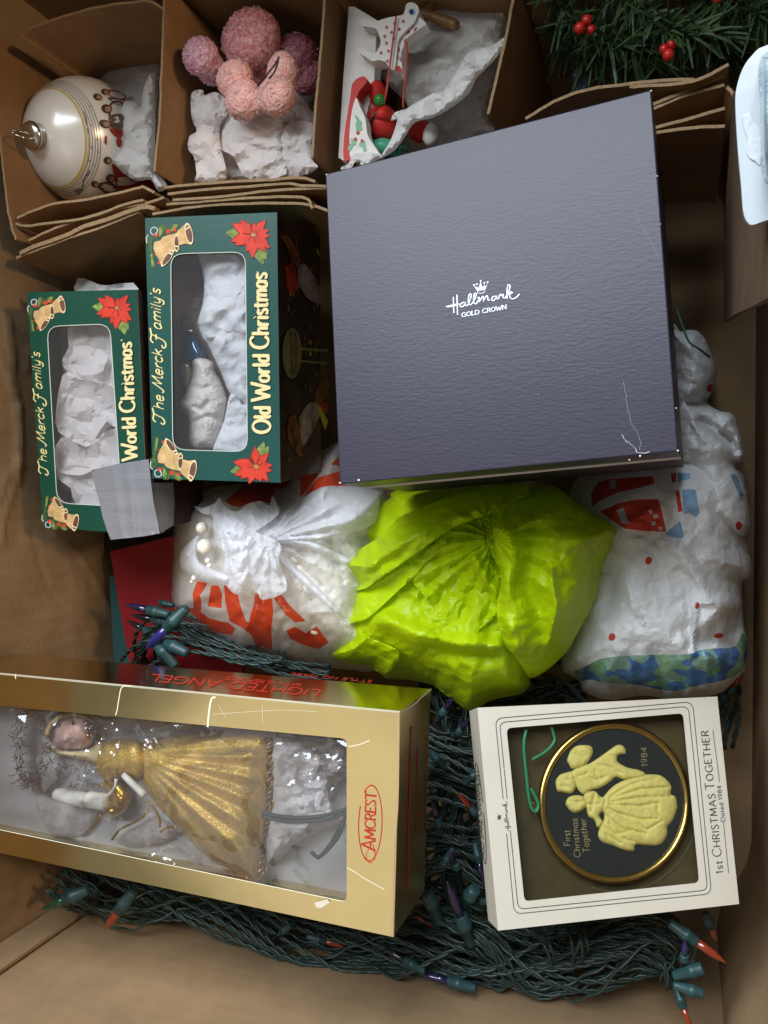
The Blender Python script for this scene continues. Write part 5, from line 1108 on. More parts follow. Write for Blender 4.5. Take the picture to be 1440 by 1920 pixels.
# the ornament itself
DZ = -.008
DF = Plane(WF.n, WF.p0 + WF.n * DZ)
disc = thing('disc_ornament', 'round gold-rimmed dark glass ornament with a cream couple in relief, dated 1984', 'ornament', WF(np.array([(1150, 1505)]), -.0135)[0])
dc = kw([(724, 592)])[0]; DRX, DRY = 141, 150.5
BRASS = mat('brass', (.52, .36, .10), .24, .6, metal=1.0, var=.1, vscale=50)
GLAS = mat('dark_glass', (.012, .020, .021), .10, .6, coat=.5)
ringp = DF(ell(dc, DRX - 5, DRY - 5, 0, 72)); 
V, F = tube_geo(np.vstack([ringp, ringp[:1]]), .0023, 10, False); obj('gold_rim', V, F, BRASS, disc, True)
slab('glass_disc', ell(dc, DRX - 5, DRY - 5, 0, 60), DF, .003, GLAS, disc, dz=.0002)
strokes_obj('flocking_dent', [ell(dc + np.array([7, 8]), DRX + 9, DRY + 8, 0, 40, -.1, 1.9)], Plane(WF.n, WF.p0 + WF.n * -.0135), mat('dent_sheen', (.10, .085, .05), .35, .5), disc, 3)
REL = mat('cream_relief', (.58, .50, .13), .6, .3, bump=.12, bscale=300, var=.06)
def rel(nm, pts, h, gr=(), step=2.8, R=9, **k): return inflate(nm, smoothp(kw(pts), 3), h, REL, disc, M=DF, z0=.0004, step=step, R=R, grooves=[kw(g) for g in gr], gw=2.0, gd=(.3 if nm == 'relief_head' else .6), back=.02, extra=lambda p: (.0005 if nm == 'relief_head' else .0003) * crum(p, 6, 231, 2), **k)
rel('relief_figure', [(570, 385), (600, 375), (680, 320), (735, 282), (765, 280), (785, 300), (785, 325), (755, 330), (740, 345), (745, 372), (800, 402), (850, 412), (890, 430), (880, 455), (820, 460), (780, 466), (735, 452), (700, 480), (650, 510), (600, 522), (560, 545), (530, 520), (505, 470), (490, 430), (520, 405)], .0024, [[(600, 380), (700, 400), (760, 430)], [(560, 440), (620, 470), (680, 450)], [(620, 420), (650, 480)], [(700, 330), (735, 350)], [(530, 450), (580, 430)]])
rel('relief_head', [(470, 360), (490, 310), (520, 285), (560, 279), (600, 287), (610, 320), (590, 362), (572, 385), (555, 398), (520, 405), (495, 405), (482, 385)], .0026, [[(500, 330), (560, 340), (590, 330)], [(520, 300), (560, 320)]])
rel('relief_head', [(410, 470), (432, 440), (470, 427), (505, 425), (520, 480), (512, 520), (490, 541), (450, 535), (420, 530), (410, 500)], .0028, [[(430, 460), (480, 470), (510, 460)], [(430, 500), (480, 510)]])
rel('relief_head', [(463, 590), (480, 560), (520, 550), (562, 560), (577, 600), (560, 625), (520, 646), (490, 636), (468, 610)], .0028, [[(480, 580), (530, 590), (560, 580)]])
rel('relief_figure', [(560, 560), (572, 535), (620, 528), (650, 558), (680, 560), (690, 590), (665, 632), (642, 660), (662, 690), (655, 718), (632, 722), (618, 685), (585, 664), (575, 620)], .0028, [[(580, 600), (640, 600)], [(620, 540), (600, 640)]])
rel('relief_skirt', [(660, 570), (700, 520), (740, 488), (800, 462), (880, 440), (960, 440), (1000, 460), (1032, 500), (1030, 545), (1056, 560), (1064, 620), (1040, 685), (1012, 720), (1010, 762), (980, 812), (930, 822), (842, 816), (832, 850), (780, 846), (720, 822), (660, 802), (638, 770), (645, 730), (662, 700), (672, 655), (650, 612)], .0034,
    [[(700, 560), (820, 490), (960, 455)], [(700, 570), (860, 520), (1020, 505)], [(700, 585), (880, 560), (1030, 560)], [(700, 600), (860, 610), (960, 590), (960, 630)], [(690, 620), (800, 680), (900, 740), (980, 690)], [(680, 660), (760, 730), (900, 760)], [(670, 720), (760, 780), (830, 800)], [(700, 700), (740, 760), (820, 740)], [(720, 640), (860, 680), (960, 680)], [(680, 760), (760, 810)]], R=22)
GTX = mat('gold_lettering', (.40, .32, .14), .4, .5, metal=.4)
for t, a, b in (('First', (488, 822), (486, 738)), ('Christmas', (543, 884), (525, 676)), ('Together', (592, 858), (570, 676))):
    lettering('gold_text', t, kw([a])[0], kw([b])[0], kw([(-34, 1)])[0] - kw([(0, 0)])[0], DF, GTX, disc, 1.3, 1.1, 1.2, dz=.0006)
lettering('gold_text', '1984', kw([(905, 395)])[0], kw([(900, 290)])[0], kw([(-32, 1)])[0] - kw([(0, 0)])[0], DF, GTX, disc, 1.3, 1.1, 1.2, dz=.0006)
hk = thing('ornament_hook', 'bent green wire hook beside the round ornament in the white box', 'hook', WF(kw([(270, 500)]), -.008)[0])
HG = mat('green_hook', (.02, .20, .07), .35, .5)
tube('hook_wire', smoothp(WF(kw([(250, 195), (237, 280), (248, 420), (265, 570), (285, 630), (305, 635), (315, 600), (290, 540), (275, 515)]), -.005), 6, False), .0011, HG, hk)
tube('hook_wire', smoothp(WF(kw([(385, 180), (400, 230), (400, 262), (360, 310), (280, 360)]), -.006), 5, False), .0010, HG, hk)
tube('hanging_ring', smoothp(WF(kw([(298, 660), (300, 620), (285, 590), (275, 615), (295, 640)]), -.006), 5, False), .0005, BRASS, disc)

# ------------------------------------------------------------------ strings of lights
TEAL = mat('socket_plastic', (.022, .062, .064), .42, .45, var=.15, vscale=120)
BULB = {'orange': mat('orange_bulb', (.22, .03, .01), .10, .6, coat=.6), 'blue': mat('blue_bulb', (.02, .02, .16), .10, .6, coat=.6), 'purple': mat('dark_purple_bulb', (.018, .012, .05), .10, .6, coat=.6), 'green': mat('green_bulb', (.01, .05, .02), .10, .6, coat=.6), 'black': mat('dark_bulb', (.01, .01, .014), .12, .6, coat=.6), 'red': mat('red_bulb', (.25, .01, .02), .1, .6, coat=.6)}
def lathe_mesh(nm, prof, m, n=12):
    V, F = lathe_geo(prof, (0, 0, 0), (0, 0, 1), n); me = bpy.data.meshes.new(nm); me.from_pydata(V.tolist(), [], F); me.materials.append(m)
    me.polygons.foreach_set('use_smooth', [True] * len(me.polygons)); return me
SOCK = lathe_mesh('socket', [(0, .0024), (.001, .0030), (.010, .0036), (.0105, .0042), (.0135, .0042), (.014, .0037), (.0185, .0037), (.019, .0033)], TEAL)
BM = {k: lathe_mesh('bulb', [(.0175, .0026), (.026, .0027), (.030, .0025), (.034, .0018), (.0375, .0008), (.0395, .0003)], m) for k, m in BULB.items()}
def light_string(label, loc, grp='strings of Christmas lights'):
    return thing('light_string', label, 'string lights', loc, grp)
def socket(par, a, b, za, zb, col=None, sc=1.0):
    A, B = Pz([a], za)[0], Pz([b], zb)[0]; L = np.linalg.norm(B - A)
    o = bpy.data.objects.new('socket', SOCK); COL.objects.link(o); o.parent = par
    q = Vector(B - A).to_track_quat('Z', 'Y'); s = (L / .019) * sc if col is None else (L / .0395) * sc
    s = min(max(s, .75), 1.35)
    o.matrix_local = Matrix.Translation(Vector(A - ORG[par.name])) @ q.to_matrix().to_4x4() @ Matrix.Scale(s, 4)
    if col:
        u = bpy.data.objects.new('bulb', BM[col]); COL.objects.link(u); u.parent = o
    return o
def hank(par, path, zs, n, rad, r=.00105, tw=2.2, seed=0, wob=.18, step=.004):
    g = np.random.default_rng(seed); c = smoothp(Pz(np.asarray(path, float), np.asarray(zs, float)), 10, False)
    L = np.r_[0, np.cumsum(np.linalg.norm(np.diff(c, axis=0), axis=1))]; m = max(8, int(L[-1] / step)); u = np.linspace(0, L[-1], m)
    c = np.stack([np.interp(u, L, c[:, k]) for k in range(3)], 1); t, N, B = frames(c); parts = []
    for i in range(n):
        if i % 2 == 0:
            a0 = g.uniform(0, 2 * math.pi); rr = rad * math.sqrt(g.uniform(.05, 1)); tws = g.uniform(.4, 1.5) * tw * g.choice([1, 1, 1, -1]); p1, p2 = g.uniform(0, 6, 2)
            fq = g.uniform(8, 22)
        lo, hi = (0, m) if g.random() < .7 else sorted(g.integers(0, m, 2))
        if hi - lo < 10: lo, hi = 0, m
        s = u / .1
        a = a0 + tws * s; R = rr * (1 + wob * np.sin(fq * s / 6 + p1)) + .25 * rad * np.sin(s * 2.3 + p2)
        ctr = c + R[:, None] * (np.cos(a)[:, None] * N + np.sin(a)[:, None] * B)
        b = 2 * math.pi * u / .022 + (math.pi if i % 2 else 0) + p1               # pairs of twisted wires
        q = ctr + r * 1.02 * (np.cos(b)[:, None] * N + np.sin(b)[:, None] * B)
        q[:, 2] = np.maximum(q[:, 2], ZF + .002); q[:, 1] = np.maximum(q[:, 1], YB + .003); q[:, 0] = np.maximum(q[:, 0], XL + .004)
        parts.append(tube_geo(q[lo:hi], r, 5))
    return parts
def wires(par, parts): return obj('wire', *join(parts), DGREEN, par, True, kind='stuff')
# 1 near side, running the width of the carton
ls1 = light_string('long bundled green string of lights along the near wall, below the gold box', Pz([(700, 1760)], .03)[0])
pp = hank(ls1, [(120, 1625), (260, 1690), (420, 1720), (560, 1755), (700, 1770), (800, 1775), (950, 1800), (1080, 1800), (1200, 1790), (1270, 1800)], [.10, .085, .075, .07, .065, .065, .06, .06, .06, .06], 38, .021, seed=1)
pp += hank(ls1, [(700, 1745), (800, 1740), (900, 1760), (1000, 1830), (1100, 1800), (1200, 1740), (1280, 1760), (1262, 1840)], [.06, .07, .075, .065, .07, .07, .06, .06], 16, .014, seed=2)
pp += hank(ls1, [(760, 1800), (900, 1840), (1000, 1815), (1150, 1770), (1250, 1800), (1270, 1850)], [.065, .06, .07, .075, .07, .07], 12, .008, seed=3)
for k, (a, b) in enumerate((((1060, 1725), (1075, 1828)), ((1080, 1728), (1090, 1820)), ((1095, 1730), (1060, 1822)), ((1000, 1740), (1040, 1825)), ((1012, 1742), (1046, 1820)), ((1090, 1735), (1100, 1800)))):
    mid = ((a[0] + b[0]) / 2 + 6, (a[1] + b[1]) / 2); pp.append(tube_geo(smoothp(Pz([a, mid, b], np.array([.08, .098, .07])), 6, False), .0011, 5))
pp += hank(ls1, [(140, 1640), (300, 1670), (460, 1700), (640, 1740), (800, 1760), (1000, 1760), (1240, 1740)], [.06, .05, .045, .04, .03, .03, .03], 26, .024, seed=77, tw=3)
wires(ls1, pp)
for a, b, za, zb, c in (((165, 1668), (76, 1706), .13, .13, 'green'), ((250, 1672), (178, 1766), .125, .115, 'orange'), ((545, 1735), (508, 1764), .09, .08, 'black'), ((575, 1755), (648, 1776), .085, .075, 'orange'),
    ((797, 1822), (718, 1777), .09, .085, 'black'), ((893, 1854), (783, 1824), .085, .085, 'purple'), ((1255, 1730), (1362, 1806), .11, .11, 'orange'), ((1282, 1812), (1284, 1768), .10, .115, 'blue'), ((1322, 1712), (1338, 1752), .09, .08, 'orange'),
    ((1266, 1845), (1295, 1930), .095, .10, 'orange')):
    socket(ls1, a, b, za, zb, c)
socket(ls1, (1262, 1830), (1318, 1815), .105, .105); socket(ls1, (1262, 1846), (1318, 1864), .105, .105)
# 2 the gap between the gold box and the white box
ls2 = light_string('tangled green string of lights in the gap between the gold box and the white box', Pz([(860, 1520)], .0)[0])
pp = []
for k, (pt, z) in enumerate((([(720, 1330), (800, 1380), (870, 1400), (960, 1390)], .05), ([(740, 1400), (830, 1425), (900, 1450), (1000, 1430)], .055), ([(740, 1480), (820, 1470), (900, 1500), (1000, 1540)], .05), ([(760, 1640), (850, 1610), (920, 1640), (1000, 1600)], .045), ([(800, 1290), (850, 1450), (840, 1600), (880, 1740)], .03), ([(1040, 1280), (960, 1310), (880, 1300), (800, 1290)], .02), ([(770, 1730), (850, 1720), (950, 1760), (1050, 1790)], .06), ([(740, 1540), (830, 1560), (900, 1570), (980, 1500)], .04))):
    pp += hank(ls2, pt, [z] * 4, 12, .011, seed=20 + k)
for k, (pt, z) in enumerate((([(700, 1320), (860, 1340), (1000, 1320), (1100, 1300)], -.01), ([(720, 1420), (860, 1440), (1000, 1460)], -.005), ([(720, 1540), (880, 1540), (1040, 1560)], -.01), ([(720, 1640), (880, 1660), (1040, 1680)], -.005), ([(830, 1280), (820, 1450), (830, 1600), (800, 1760)], .0), ([(900, 1280), (890, 1440), (900, 1600), (930, 1760)], .005), ([(960, 1270), (1060, 1260), (1120, 1300)], .0))):
    pp += hank(ls2, pt, [z] * len(pt), 18, .022, seed=60 + k, tw=3.5)
wires(ls2, pp)
for a, b, za, zb, c in (((822, 1350), (842, 1318), .07, .08, 'purple'), ((835, 1440), (808, 1412), .07, .075, None), ((870, 1470), (893, 1450), .075, .075, None), ((905, 1540), (856, 1485), .075, .085, 'orange'), ((828, 1565), (816, 1520), .08, .085, 'purple'),
    ((850, 1590), (835, 1615), .08, .085, None), ((890, 1580), (900, 1625), .08, .08, 'purple'), ((884, 1772), (836, 1646), .085, .10, 'purple'), ((868, 1700), (890, 1668), .085, .095, None), ((880, 1690), (906, 1690), .08, .08, 'orange'), ((845, 1752), (812, 1735), .07, .07, 'orange'), ((826, 1732), (800, 1672), .08, .085, None), ((853, 1385), (870, 1360), .06, .07, 'purple'), ((862, 1640), (845, 1600), .075, .09, 'purple'), ((1000, 1285), (960, 1290), .05, .055, 'purple')):
    socket(ls2, a, b, za, zb, c)
# 3 the left hank beside the red card
ls3 = light_string('coiled green string of lights with dark pointed bulbs lying on the red card', Pz([(350, 1200)], .0)[0])
pp = hank(ls3, [(262, 1240), (270, 1190), (320, 1170), (390, 1200), (470, 1225), (540, 1235)], [.03, .055, .06, .06, .06, .055], 18, .012, seed=31) + hank(ls3, [(280, 1260), (340, 1215), (420, 1228), (520, 1250), (620, 1262)], [.04, .065, .06, .055, .05], 12, .008, seed=32)
wires(ls3, pp)
for a, b, za, zb, c in (((318, 1153), (234, 1133), .075, .075, 'purple'), ((325, 1168), (246, 1153), .068, .068, 'black'), ((300, 1196), (238, 1163), .06, .06, 'black'), ((350, 1140), (272, 1219), .09, .09, 'blue'), ((330, 1250), (290, 1202), .085, .085, None), ((352, 1225), (312, 1206), .09, .085, None), ((326, 1135), (300, 1130), .06, .06, None)):
    socket(ls3, a, b, za, zb, c)
# 4 at the right wall, above the white box
ls4 = light_string('green string of lights squeezed between the paper towel and the right wall', Pz([(1375, 1300)], -.02)[0])
wires(ls4, hank(ls4, [(1330, 1250), (1365, 1290), (1372, 1330), (1360, 1400)], [-.02, -.01, -.02, -.03], 8, .008, seed=41))
socket(ls4, (1365, 1325), (1352, 1298), .0, .005, None); socket(ls4, (1358, 1310), (1384, 1275), .0, .01, 'orange')

# ------------------------------------------------------------------ cards under the bag
REDC = mat('red_card', (.26, .008, .012), .55, .35, var=.05, vscale=40)
def card(nm, label, q, zs, m):
    T = Pz(np.array(q, float), np.array(zs)); B = T - np.array([0, 0, .003])
    return obj(nm, np.vstack([T, B]), [[3, 2, 1, 0], [4, 5, 6, 7]] + [[i, (i + 1) % 4, (i + 1) % 4 + 4, i + 4] for i in range(4)], m, None, label=label, cat='card')
card('red_card', 'plain dark red card tucked under the plastic bag', [(206, 1034), (420, 982), (460, 1300), (246, 1260)], [.03, .03, .03, .03], REDC)
card('green_card', 'dark green card sticking out from under the red card', [(205, 1080), (330, 1060), (330, 1300), (216, 1290)], [.02, .02, .02, .02], mat('green_card_paper', (.018, .07, .065), .6))
card('dark_card', 'dark printed card lying under the duct-taped green box', [(190, 1002), (302, 985), (302, 1030), (196, 1040)], [.015] * 4, mat('dark_card_paper', (.02, .015, .012), .5))
# ------------------------------------------------------------------ things in the divider cells
class OnBall:                                        # photo points projected on to a ball's surface
    def __init__(s, c, R): s.c, s.R, s.n = np.asarray(c), R, np.array([0, 0, 1.0])
    def __call__(s, p, dz=0.0):
        r = ray(p); r = r / np.linalg.norm(r, axis=1)[:, None]; R = s.R + np.asarray(dz, float); oc = EYE - s.c
        b = r @ oc; D = np.maximum(b * b - (oc @ oc - R * R), 0)
        return EYE + r * (-b - np.sqrt(D))[:, None]
kb1 = K(0, 0, 3.84)
bc = Pz([(163, 268)], .088)[0]; BR = 113 * pxm((163, 268), .088) * 1.0
SB = OnBall(bc, BR)
axb = SB(np.array([(70, 256)]))[0] - bc; axb /= np.linalg.norm(axb)
bo_ = thing('ball_ornament', 'pearly white ball ornament with a music staff and painted carollers, in the far left cell', 'ornament', bc - np.array([0, 0, BR]))
PEARLY = mat('pearly_glass', (.80, .78, .73), .26, .5, coat=.35, sss=.0, metal=.15)
ball('ball', bc, BR, PEARLY, bo_, n=56, m=40)
def ring(th0, th1, m, nm='painted_line', dz=.0003):
    u = np.cross(axb, [0, 0, 1.0]); u /= np.linalg.norm(u); w = np.cross(axb, u); a = np.linspace(0, 2 * math.pi, 96, endpoint=False)
    V = np.vstack([bc + (BR + dz) * (math.cos(t) * axb + math.sin(t) * (np.cos(a)[:, None] * u + np.sin(a)[:, None] * w)) for t in (th0, th1)])
    obj(nm, V, [[i, (i + 1) % 96, 96 + (i + 1) % 96, 96 + i] for i in range(96)], m, bo_, True)
def th(px): v = SB(np.array([px]))[0] - bc; return math.acos((v / np.linalg.norm(v)) @ axb)
YL = mat('gold_paint', (.50, .36, .06), .4); GL_ = mat('grey_paint', (.12, .11, .10), .5)
t0 = th((157, 235)); ring(t0 - .012, t0 + .012, YL); ring(t0 + .03, t0 + .04, YL)
for x in (167, 172, 177, 182, 187): t = th((x, 250)); ring(t - .005, t + .005, GL_)
decal('painted_grey_patch', [kb1(l) for l in ([(530, 1370), (600, 1290), (640, 1220), (650, 1240), (600, 1360), (570, 1410)], [(600, 780), (625, 850), (640, 960), (628, 960), (612, 860)])], SB, mat('grey_wash', (.22, .20, .18), .5, var=.4, vscale=300), bo_, kind='stuff')  # dark grey patches of the music print
strokes_obj('painted_note', [kb1([(x, y), (x + 12, y + h)]) for x, y, h in ((650, 900, 0), (680, 820, 20), (655, 1050, 30), (690, 1000, 10), (640, 1150, 20), (700, 1080, 20), (668, 1180, 10), (645, 760, 10))], SB, GL_, bo_, 2.2, .8)
SK = mat('caroller_dark_paint', (.085, .045, .028), .45, var=.5, vscale=200); RB = mat('caroller_red_paint', (.34, .03, .018), .45, var=.4, vscale=160); FC = mat('caroller_face_paint', (.34, .20, .13), .45); BR_ = mat('caroller_brown_paint', (.16, .10, .07), .45, var=.5, vscale=160)
red_b = [[(780, 648), (850, 655), (905, 690), (890, 722), (790, 692)], [(788, 925), (880, 935), (870, 1000), (820, 975)], [(756, 980), (770, 985), (768, 1040), (752, 1030)], [(808, 1180), (880, 1230), (1000, 1320), (1080, 1290), (1120, 1370), (960, 1400), (850, 1360), (825, 1280)], [(840, 1000), (880, 1010), (870, 1060), (845, 1050)]]
brn_b = [[(790, 745), (840, 725), (890, 740), (920, 800), (890, 890), (800, 900), (780, 830)], [(800, 830), (890, 830), (880, 930), (800, 920)], [(690, 1330), (790, 1310), (860, 1370), (800, 1420), (740, 1380)], [(780, 700), (900, 720), (1000, 750), (880, 760), (800, 725)]]
for l in brn_b: decal('painted_figure', [smoothp(kb1(l), 3)], SB, BR_, bo_, dz=.0004)
for l in red_b: decal('painted_figure', [smoothp(kb1(l), 3)], SB, RB, bo_, dz=.0005)
for x, y, a, b in ((755, 660, 28, 22), (703, 697, 34, 24), (768, 782, 40, 32), (757, 892, 46, 30), (776, 1156, 32, 28), (796, 1286, 34, 32), (684, 1326, 28, 24)):
    decal('painted_head', [ell(kb1([(x, y)])[0], a / 3.84, b / 3.84, .3, 12)], SB, SK, bo_, dz=.0006)
    decal('painted_face', [ell(kb1([(x + 10, y + 3)])[0], a / 7, b / 6, .3, 10)], SB, FC, bo_, dz=.0008)
cp = bc + axb * BR
obj('cap', *lathe_geo([(-.003, .0098), (.004, .0102), (.0045, .0108), (.006, .0108), (.0075, .0098), (.009, .006)], cp, axb, 22), mat('silver', (.62, .57, .52), .22, .6, metal=1.0, bump=.2, bscale=400), bo_, True)
u = np.cross(axb, [0, 0, 1.0]); u /= np.linalg.norm(u); a = np.linspace(0, 2 * math.pi, 20)
tube('hanging_loop', cp + axb * .014 + .0075 * (np.cos(a)[:, None] * axb + np.sin(a)[:, None] * u), .0006, SILV, bo_)
tube('hanging_wire', smoothp(Pz(kb1([(190, 1110), (180, 1180), (205, 1190), (215, 1120)]), bc[2] + .01), 4, False), .0009, SILV, bo_)
# tissue in the cells
TISC = mat('cell_tissue', (.84, .82, .78), .7, .25, trans=.4, bump=.3, bscale=450, alpha=.92, crease=(75, 1.6))
def tissue(label, pts, z0, h, cr, sc, seed, mtl=TISC, kk=None, n=3, R=24, step=3.8):
    o = smoothp((kk or (lambda l: np.asarray(l, float)))(pts), n)
    sheet('tissue_paper', o, lambda p: z0 + h * (.45 + .55 * dome(dist(p, o), R)) + .5 * cr * crum(p, sc, seed, 3, .5) + cr * .8 * vn(p[:, 0] / 30, p[:, 1] / 22, seed), mtl, None, step, label=label, cat='tissue paper', group='tissue layers under the pink ornament' if 'layer of' in label else None, skirt=z0 - .05, shrink=.15, paper=dict(scales=((60, .15), (26, .11), (12, .07), (7, .02)), final=True, k=.6, lo=-.006, hi=.010))
tissue('sheet of white tissue behind the pearly ball ornament', [(670, 590), (760, 490), (880, 440), (1030, 425), (1040, 390), (1120, 380), (1140, 290), (1168, 290), (1160, 600), (1120, 1050), (1110, 1240), (900, 1200), (760, 800)], .06, .015, .003, 60, 301, kk=kb1)
tissue('crumpled white tissue in front of the pearly ball ornament', [(870, 752), (960, 725), (1015, 768), (1025, 680), (1050, 590), (1090, 530), (1118, 600), (1115, 1060), (1113, 1230), (1205, 1335), (1145, 1380), (1085, 1295), (990, 1302), (880, 1242), (806, 1150), (870, 1060), (882, 900)], .088, .022, .004, 34, 305, TISSUE, kk=kb1)
kp = K(300, 0, 4.235)
tissue('crumpled white tissue under the pink sugared ornament', [(245, 740), (330, 715), (350, 748), (440, 730), (520, 780), (700, 700), (1000, 700), (1215, 900), (1210, 1250), (1255, 1330), (1100, 1412), (700, 1425), (270, 1450), (295, 1380), (270, 1250), (220, 1180), (232, 1080), (292, 1040), (250, 940), (256, 850)], .100, .012, .006, 48, 311, TISSUEW, kk=kp, R=34)
for nm_, l, z_, sd in (('left', [(250, 740), (340, 715), (352, 760), (440, 730), (520, 790), (540, 900), (475, 1000), (485, 1180), (525, 1420), (300, 1440), (290, 1380), (270, 1250), (222, 1180), (234, 1080), (292, 1040), (252, 940)],   .124, 411), ('middle', [(540, 880), (640, 975), (900, 900), (975, 950), (960, 1200), (1000, 1385), (700, 1420), (580, 1240), (482, 1180), (500, 1020)], .121, 413), ('right', [(990, 1000), (1210, 980), (1205, 1250), (1252, 1330), (1100, 1402), (1000, 1385), (960, 1200)], .118, 415)):
    tissue('%s layer of crumpled white tissue below the pink ornament' % nm_, l, z_, .004, .004, 40, sd, TISSUEW, kk=kp, R=20)
tissue('thin white tissue behind the pink sugared ornament', [(960, 640), (1100, 420), (1150, 290), (1255, 260), (1240, 500), (1215, 1000), (1000, 1000)], .03, .015, .003, 50, 315, kk=kp)
# pink sugared ornament
def sugar(nm, col, dark): return mat(nm, col, .35, .5, var=.55, vscale=330, col2=dark, bump=1.0, bscale=650, spark=1000, sss=.1)
PKD = sugar('dusty_pink_sugar', (.80, .46, .48, 1), (.50, .12, .17, 1)); PKM = sugar('mauve_sugar', (.76, .50, .58, 1), (.45, .14, .26, 1)); PKL = sugar('pale_pink_sugar', (.90, .56, .50, 1), (.82, .38, .33, 1)); PKB = sugar('deep_pink_sugar', (.52, .20, .24, 1), (.3, .06, .09, 1))
po = thing('sugared_ornament', 'pink sugar-frosted ornament of rounded lobes with a pale pink bow', 'ornament', Pz([(470, 130)], .05)[0])
def lobe(nm, px, z, r, m, sq=(1, 1, 1), seed=0):
    ball(nm, Pz([px], z)[0], r * pxm(px, z), m, po, n=52, m=40, sq=sq, rough=.028, seed=seed)
lobe('lobe', (471, 75), .125, 59, PKD, (1, .95, .7), 1); lobe('lobe', (376, 106), .138, 35, PKM, (1, 1, .8), 2); lobe('lobe', (398, 130), .128, 28, PKM, (1, 1, 1), 3)
lobe('lobe', (553, 112), .105, 46, PKB, (1, 1, .8), 4); lobe('lobe', (575, 140), .10, 36, PKB, (1, 1, .8), 5); lobe('lobe', (480, 130), .108, 46, PKD, (1, 1, .8), 9)
lobe('bow_loop', (441, 150), .138, 36, PKL, (1, 1, .8), 6); lobe('bow_loop', (458, 187), .143, 37, PKL, (1, 1, .8), 7); lobe('bow_loop', (520, 180), .143, 37, PKL, (1, 1, .8), 8); lobe('bow_loop', (530, 138), .138, 34, PKL, (.9, 1.15, .8), 10); lobe('bow_knot', (487, 190), .143, 22, PKL, (1, 1, .8), 11)
g_ = np.random.default_rng(5); sg_ = []
for o_ in [c for c in po.children]:
    cs = np.array([v.co for v in o_.data.vertices]); 
    for i in g_.choice(len(cs), min(len(cs), 420), replace=False):
        a_ = g_.normal(size=(4, 3)); a_ /= np.linalg.norm(a_, axis=1)[:, None]
        sg_.append((cs[i] + ORG[po.name] + a_ * g_.uniform(.0005, .0011), [[0, 1, 2], [0, 3, 1], [0, 2, 3], [1, 3, 2]]))
obj('sugar_grains', *join(sg_), mat('sugar_crystal', (.90, .72, .70), .12, .6, trans=.3), po, kind='stuff')
BLK = mat('black_thread', (.015, .01, .015), .6)
tube('thread_loop', smoothp(Pz(kp([(945, 450), (920, 500), (860, 580), (770, 685)]), .157), 4, False), .0006, BLK, po); tube('thread_loop', smoothp(Pz(kp([(945, 450), (915, 560), (865, 628)]), .157), 4, False), .0006, BLK, po)
# wooden reindeer and sleigh ornament
kr2 = K(630, 0, 4.364)
WWH = mat('white_painted_wood', (.68, .64, .58), .5, .35, var=.08, vscale=60, bump=.12, bscale=200, stretch=(.4, 3, 1)); WRED = mat('red_painted_wood', (.48, .02, .012), .5, .3); WGRN = mat('green_painted_wood', (.02, .24, .05), .35, .5); WBRN = mat('brown_antler', (.22, .12, .035), .45, .4, var=.4, vscale=150); WGO = mat('mint_green_wood', (.05, .30, .17), .4, .4)
wo = thing('wooden_ornament', 'painted wooden ornament with a red-spotted white deer pulling a red sleigh', 'ornament', Pz([(690, 170)], .05)[0])
class ZP:
    def __init__(s, z): s.z = z; s.n = np.array([0, 0, 1.0])
    def __call__(s, p, dz=0.0): return Pz(p, s.z + np.asarray(dz, float) * np.ones(len(np.atleast_2d(p))))
ZD = ZP(.136); ZS = ZP(.13); ZB = ZP(.126)
slab('base_board', kr2([(105, 55), (150, 55), (335, 165), (310, 690), (250, 930), (150, 1310), (60, 1310), (20, 1290), (60, 640)]), ZB, .012, WWH, wo)
deer = smoothp(kr2([(560, 95), (578, 32), (625, 20), (668, 48), (676, 100), (662, 128), (640, 180), (560, 262), (510, 330), (495, 440), (480, 560), (452, 568), (430, 545), (405, 508), (350, 492), (300, 500), (240, 465), (192, 430), (185, 400), (220, 398), (310, 434), (345, 400), (366, 340), (336, 248), (300, 225), (215, 210), (200, 160), (240, 150), (330, 170), (372, 160), (420, 145), (500, 130), (545, 120)]), 3)
slab('deer_body', deer, ZD, .012, WWH, wo)
nk = smoothp(kr2([(662, 128), (738, 192), (720, 212), (640, 265), (580, 315), (552, 382), (532, 440), (540, 592), (480, 565), (495, 440), (510, 330), (560, 262), (640, 180)]), 3)
slab('deer_body', nk, ZP(.1335), .009, WWH, wo)
SPT = mat('red_spots', (.36, .03, .06), .4)
for c in ((414, 222), (480, 192), (550, 174), (398, 297), (454, 264), (517, 240), (413, 352), (470, 315), (430, 418), (368, 433), (421, 500)): decal('spot', [ell(kr2([c])[0], 2.8, 3.3, 0, 10)], ZD, SPT, wo)
for c, r in (((592, 264), .8), ((626, 216), .6), ((650, 238), .6), ((530, 315), .35), ((566, 335), .4), ((514, 405), .1), ((502, 465), 0), ((528, 485), -.2)): decal('spot', [ell(kr2([c])[0], 2.2, 5, r, 10)], ZP(.1335), SPT, wo)
decal('hoof', [smoothp(kr2([(470, 545), (520, 540), (540, 585), (525, 600), (490, 575)]), 3)], ZP(.1337), WRED, wo)
decal('eye', [ell(kr2([(622, 98)])[0], 6.8, 6.4, 0, 14)], ZD, mat('eye_ring', (.25, .48, .60), .3), wo); decal('eye', [ell(kr2([(618, 96)])[0], 4.2, 5, 0, 12)], ZD, mat('eye_pupil', (.02, .05, .10), .2), wo, dz=.0005)
for l in ([(700, 100), (750, 110), (800, 140), (870, 165), (930, 185), (985, 215)], [(720, 130), (760, 80), (790, 20), (810, 10)], [(690, 90), (730, 120), (780, 130)]): tube('antler', smoothp(Pz(kr2(l), .112), 4, False), .0034, WBRN, wo, 8)
STR = mat('red_string', (.45, .05, .03), .7)
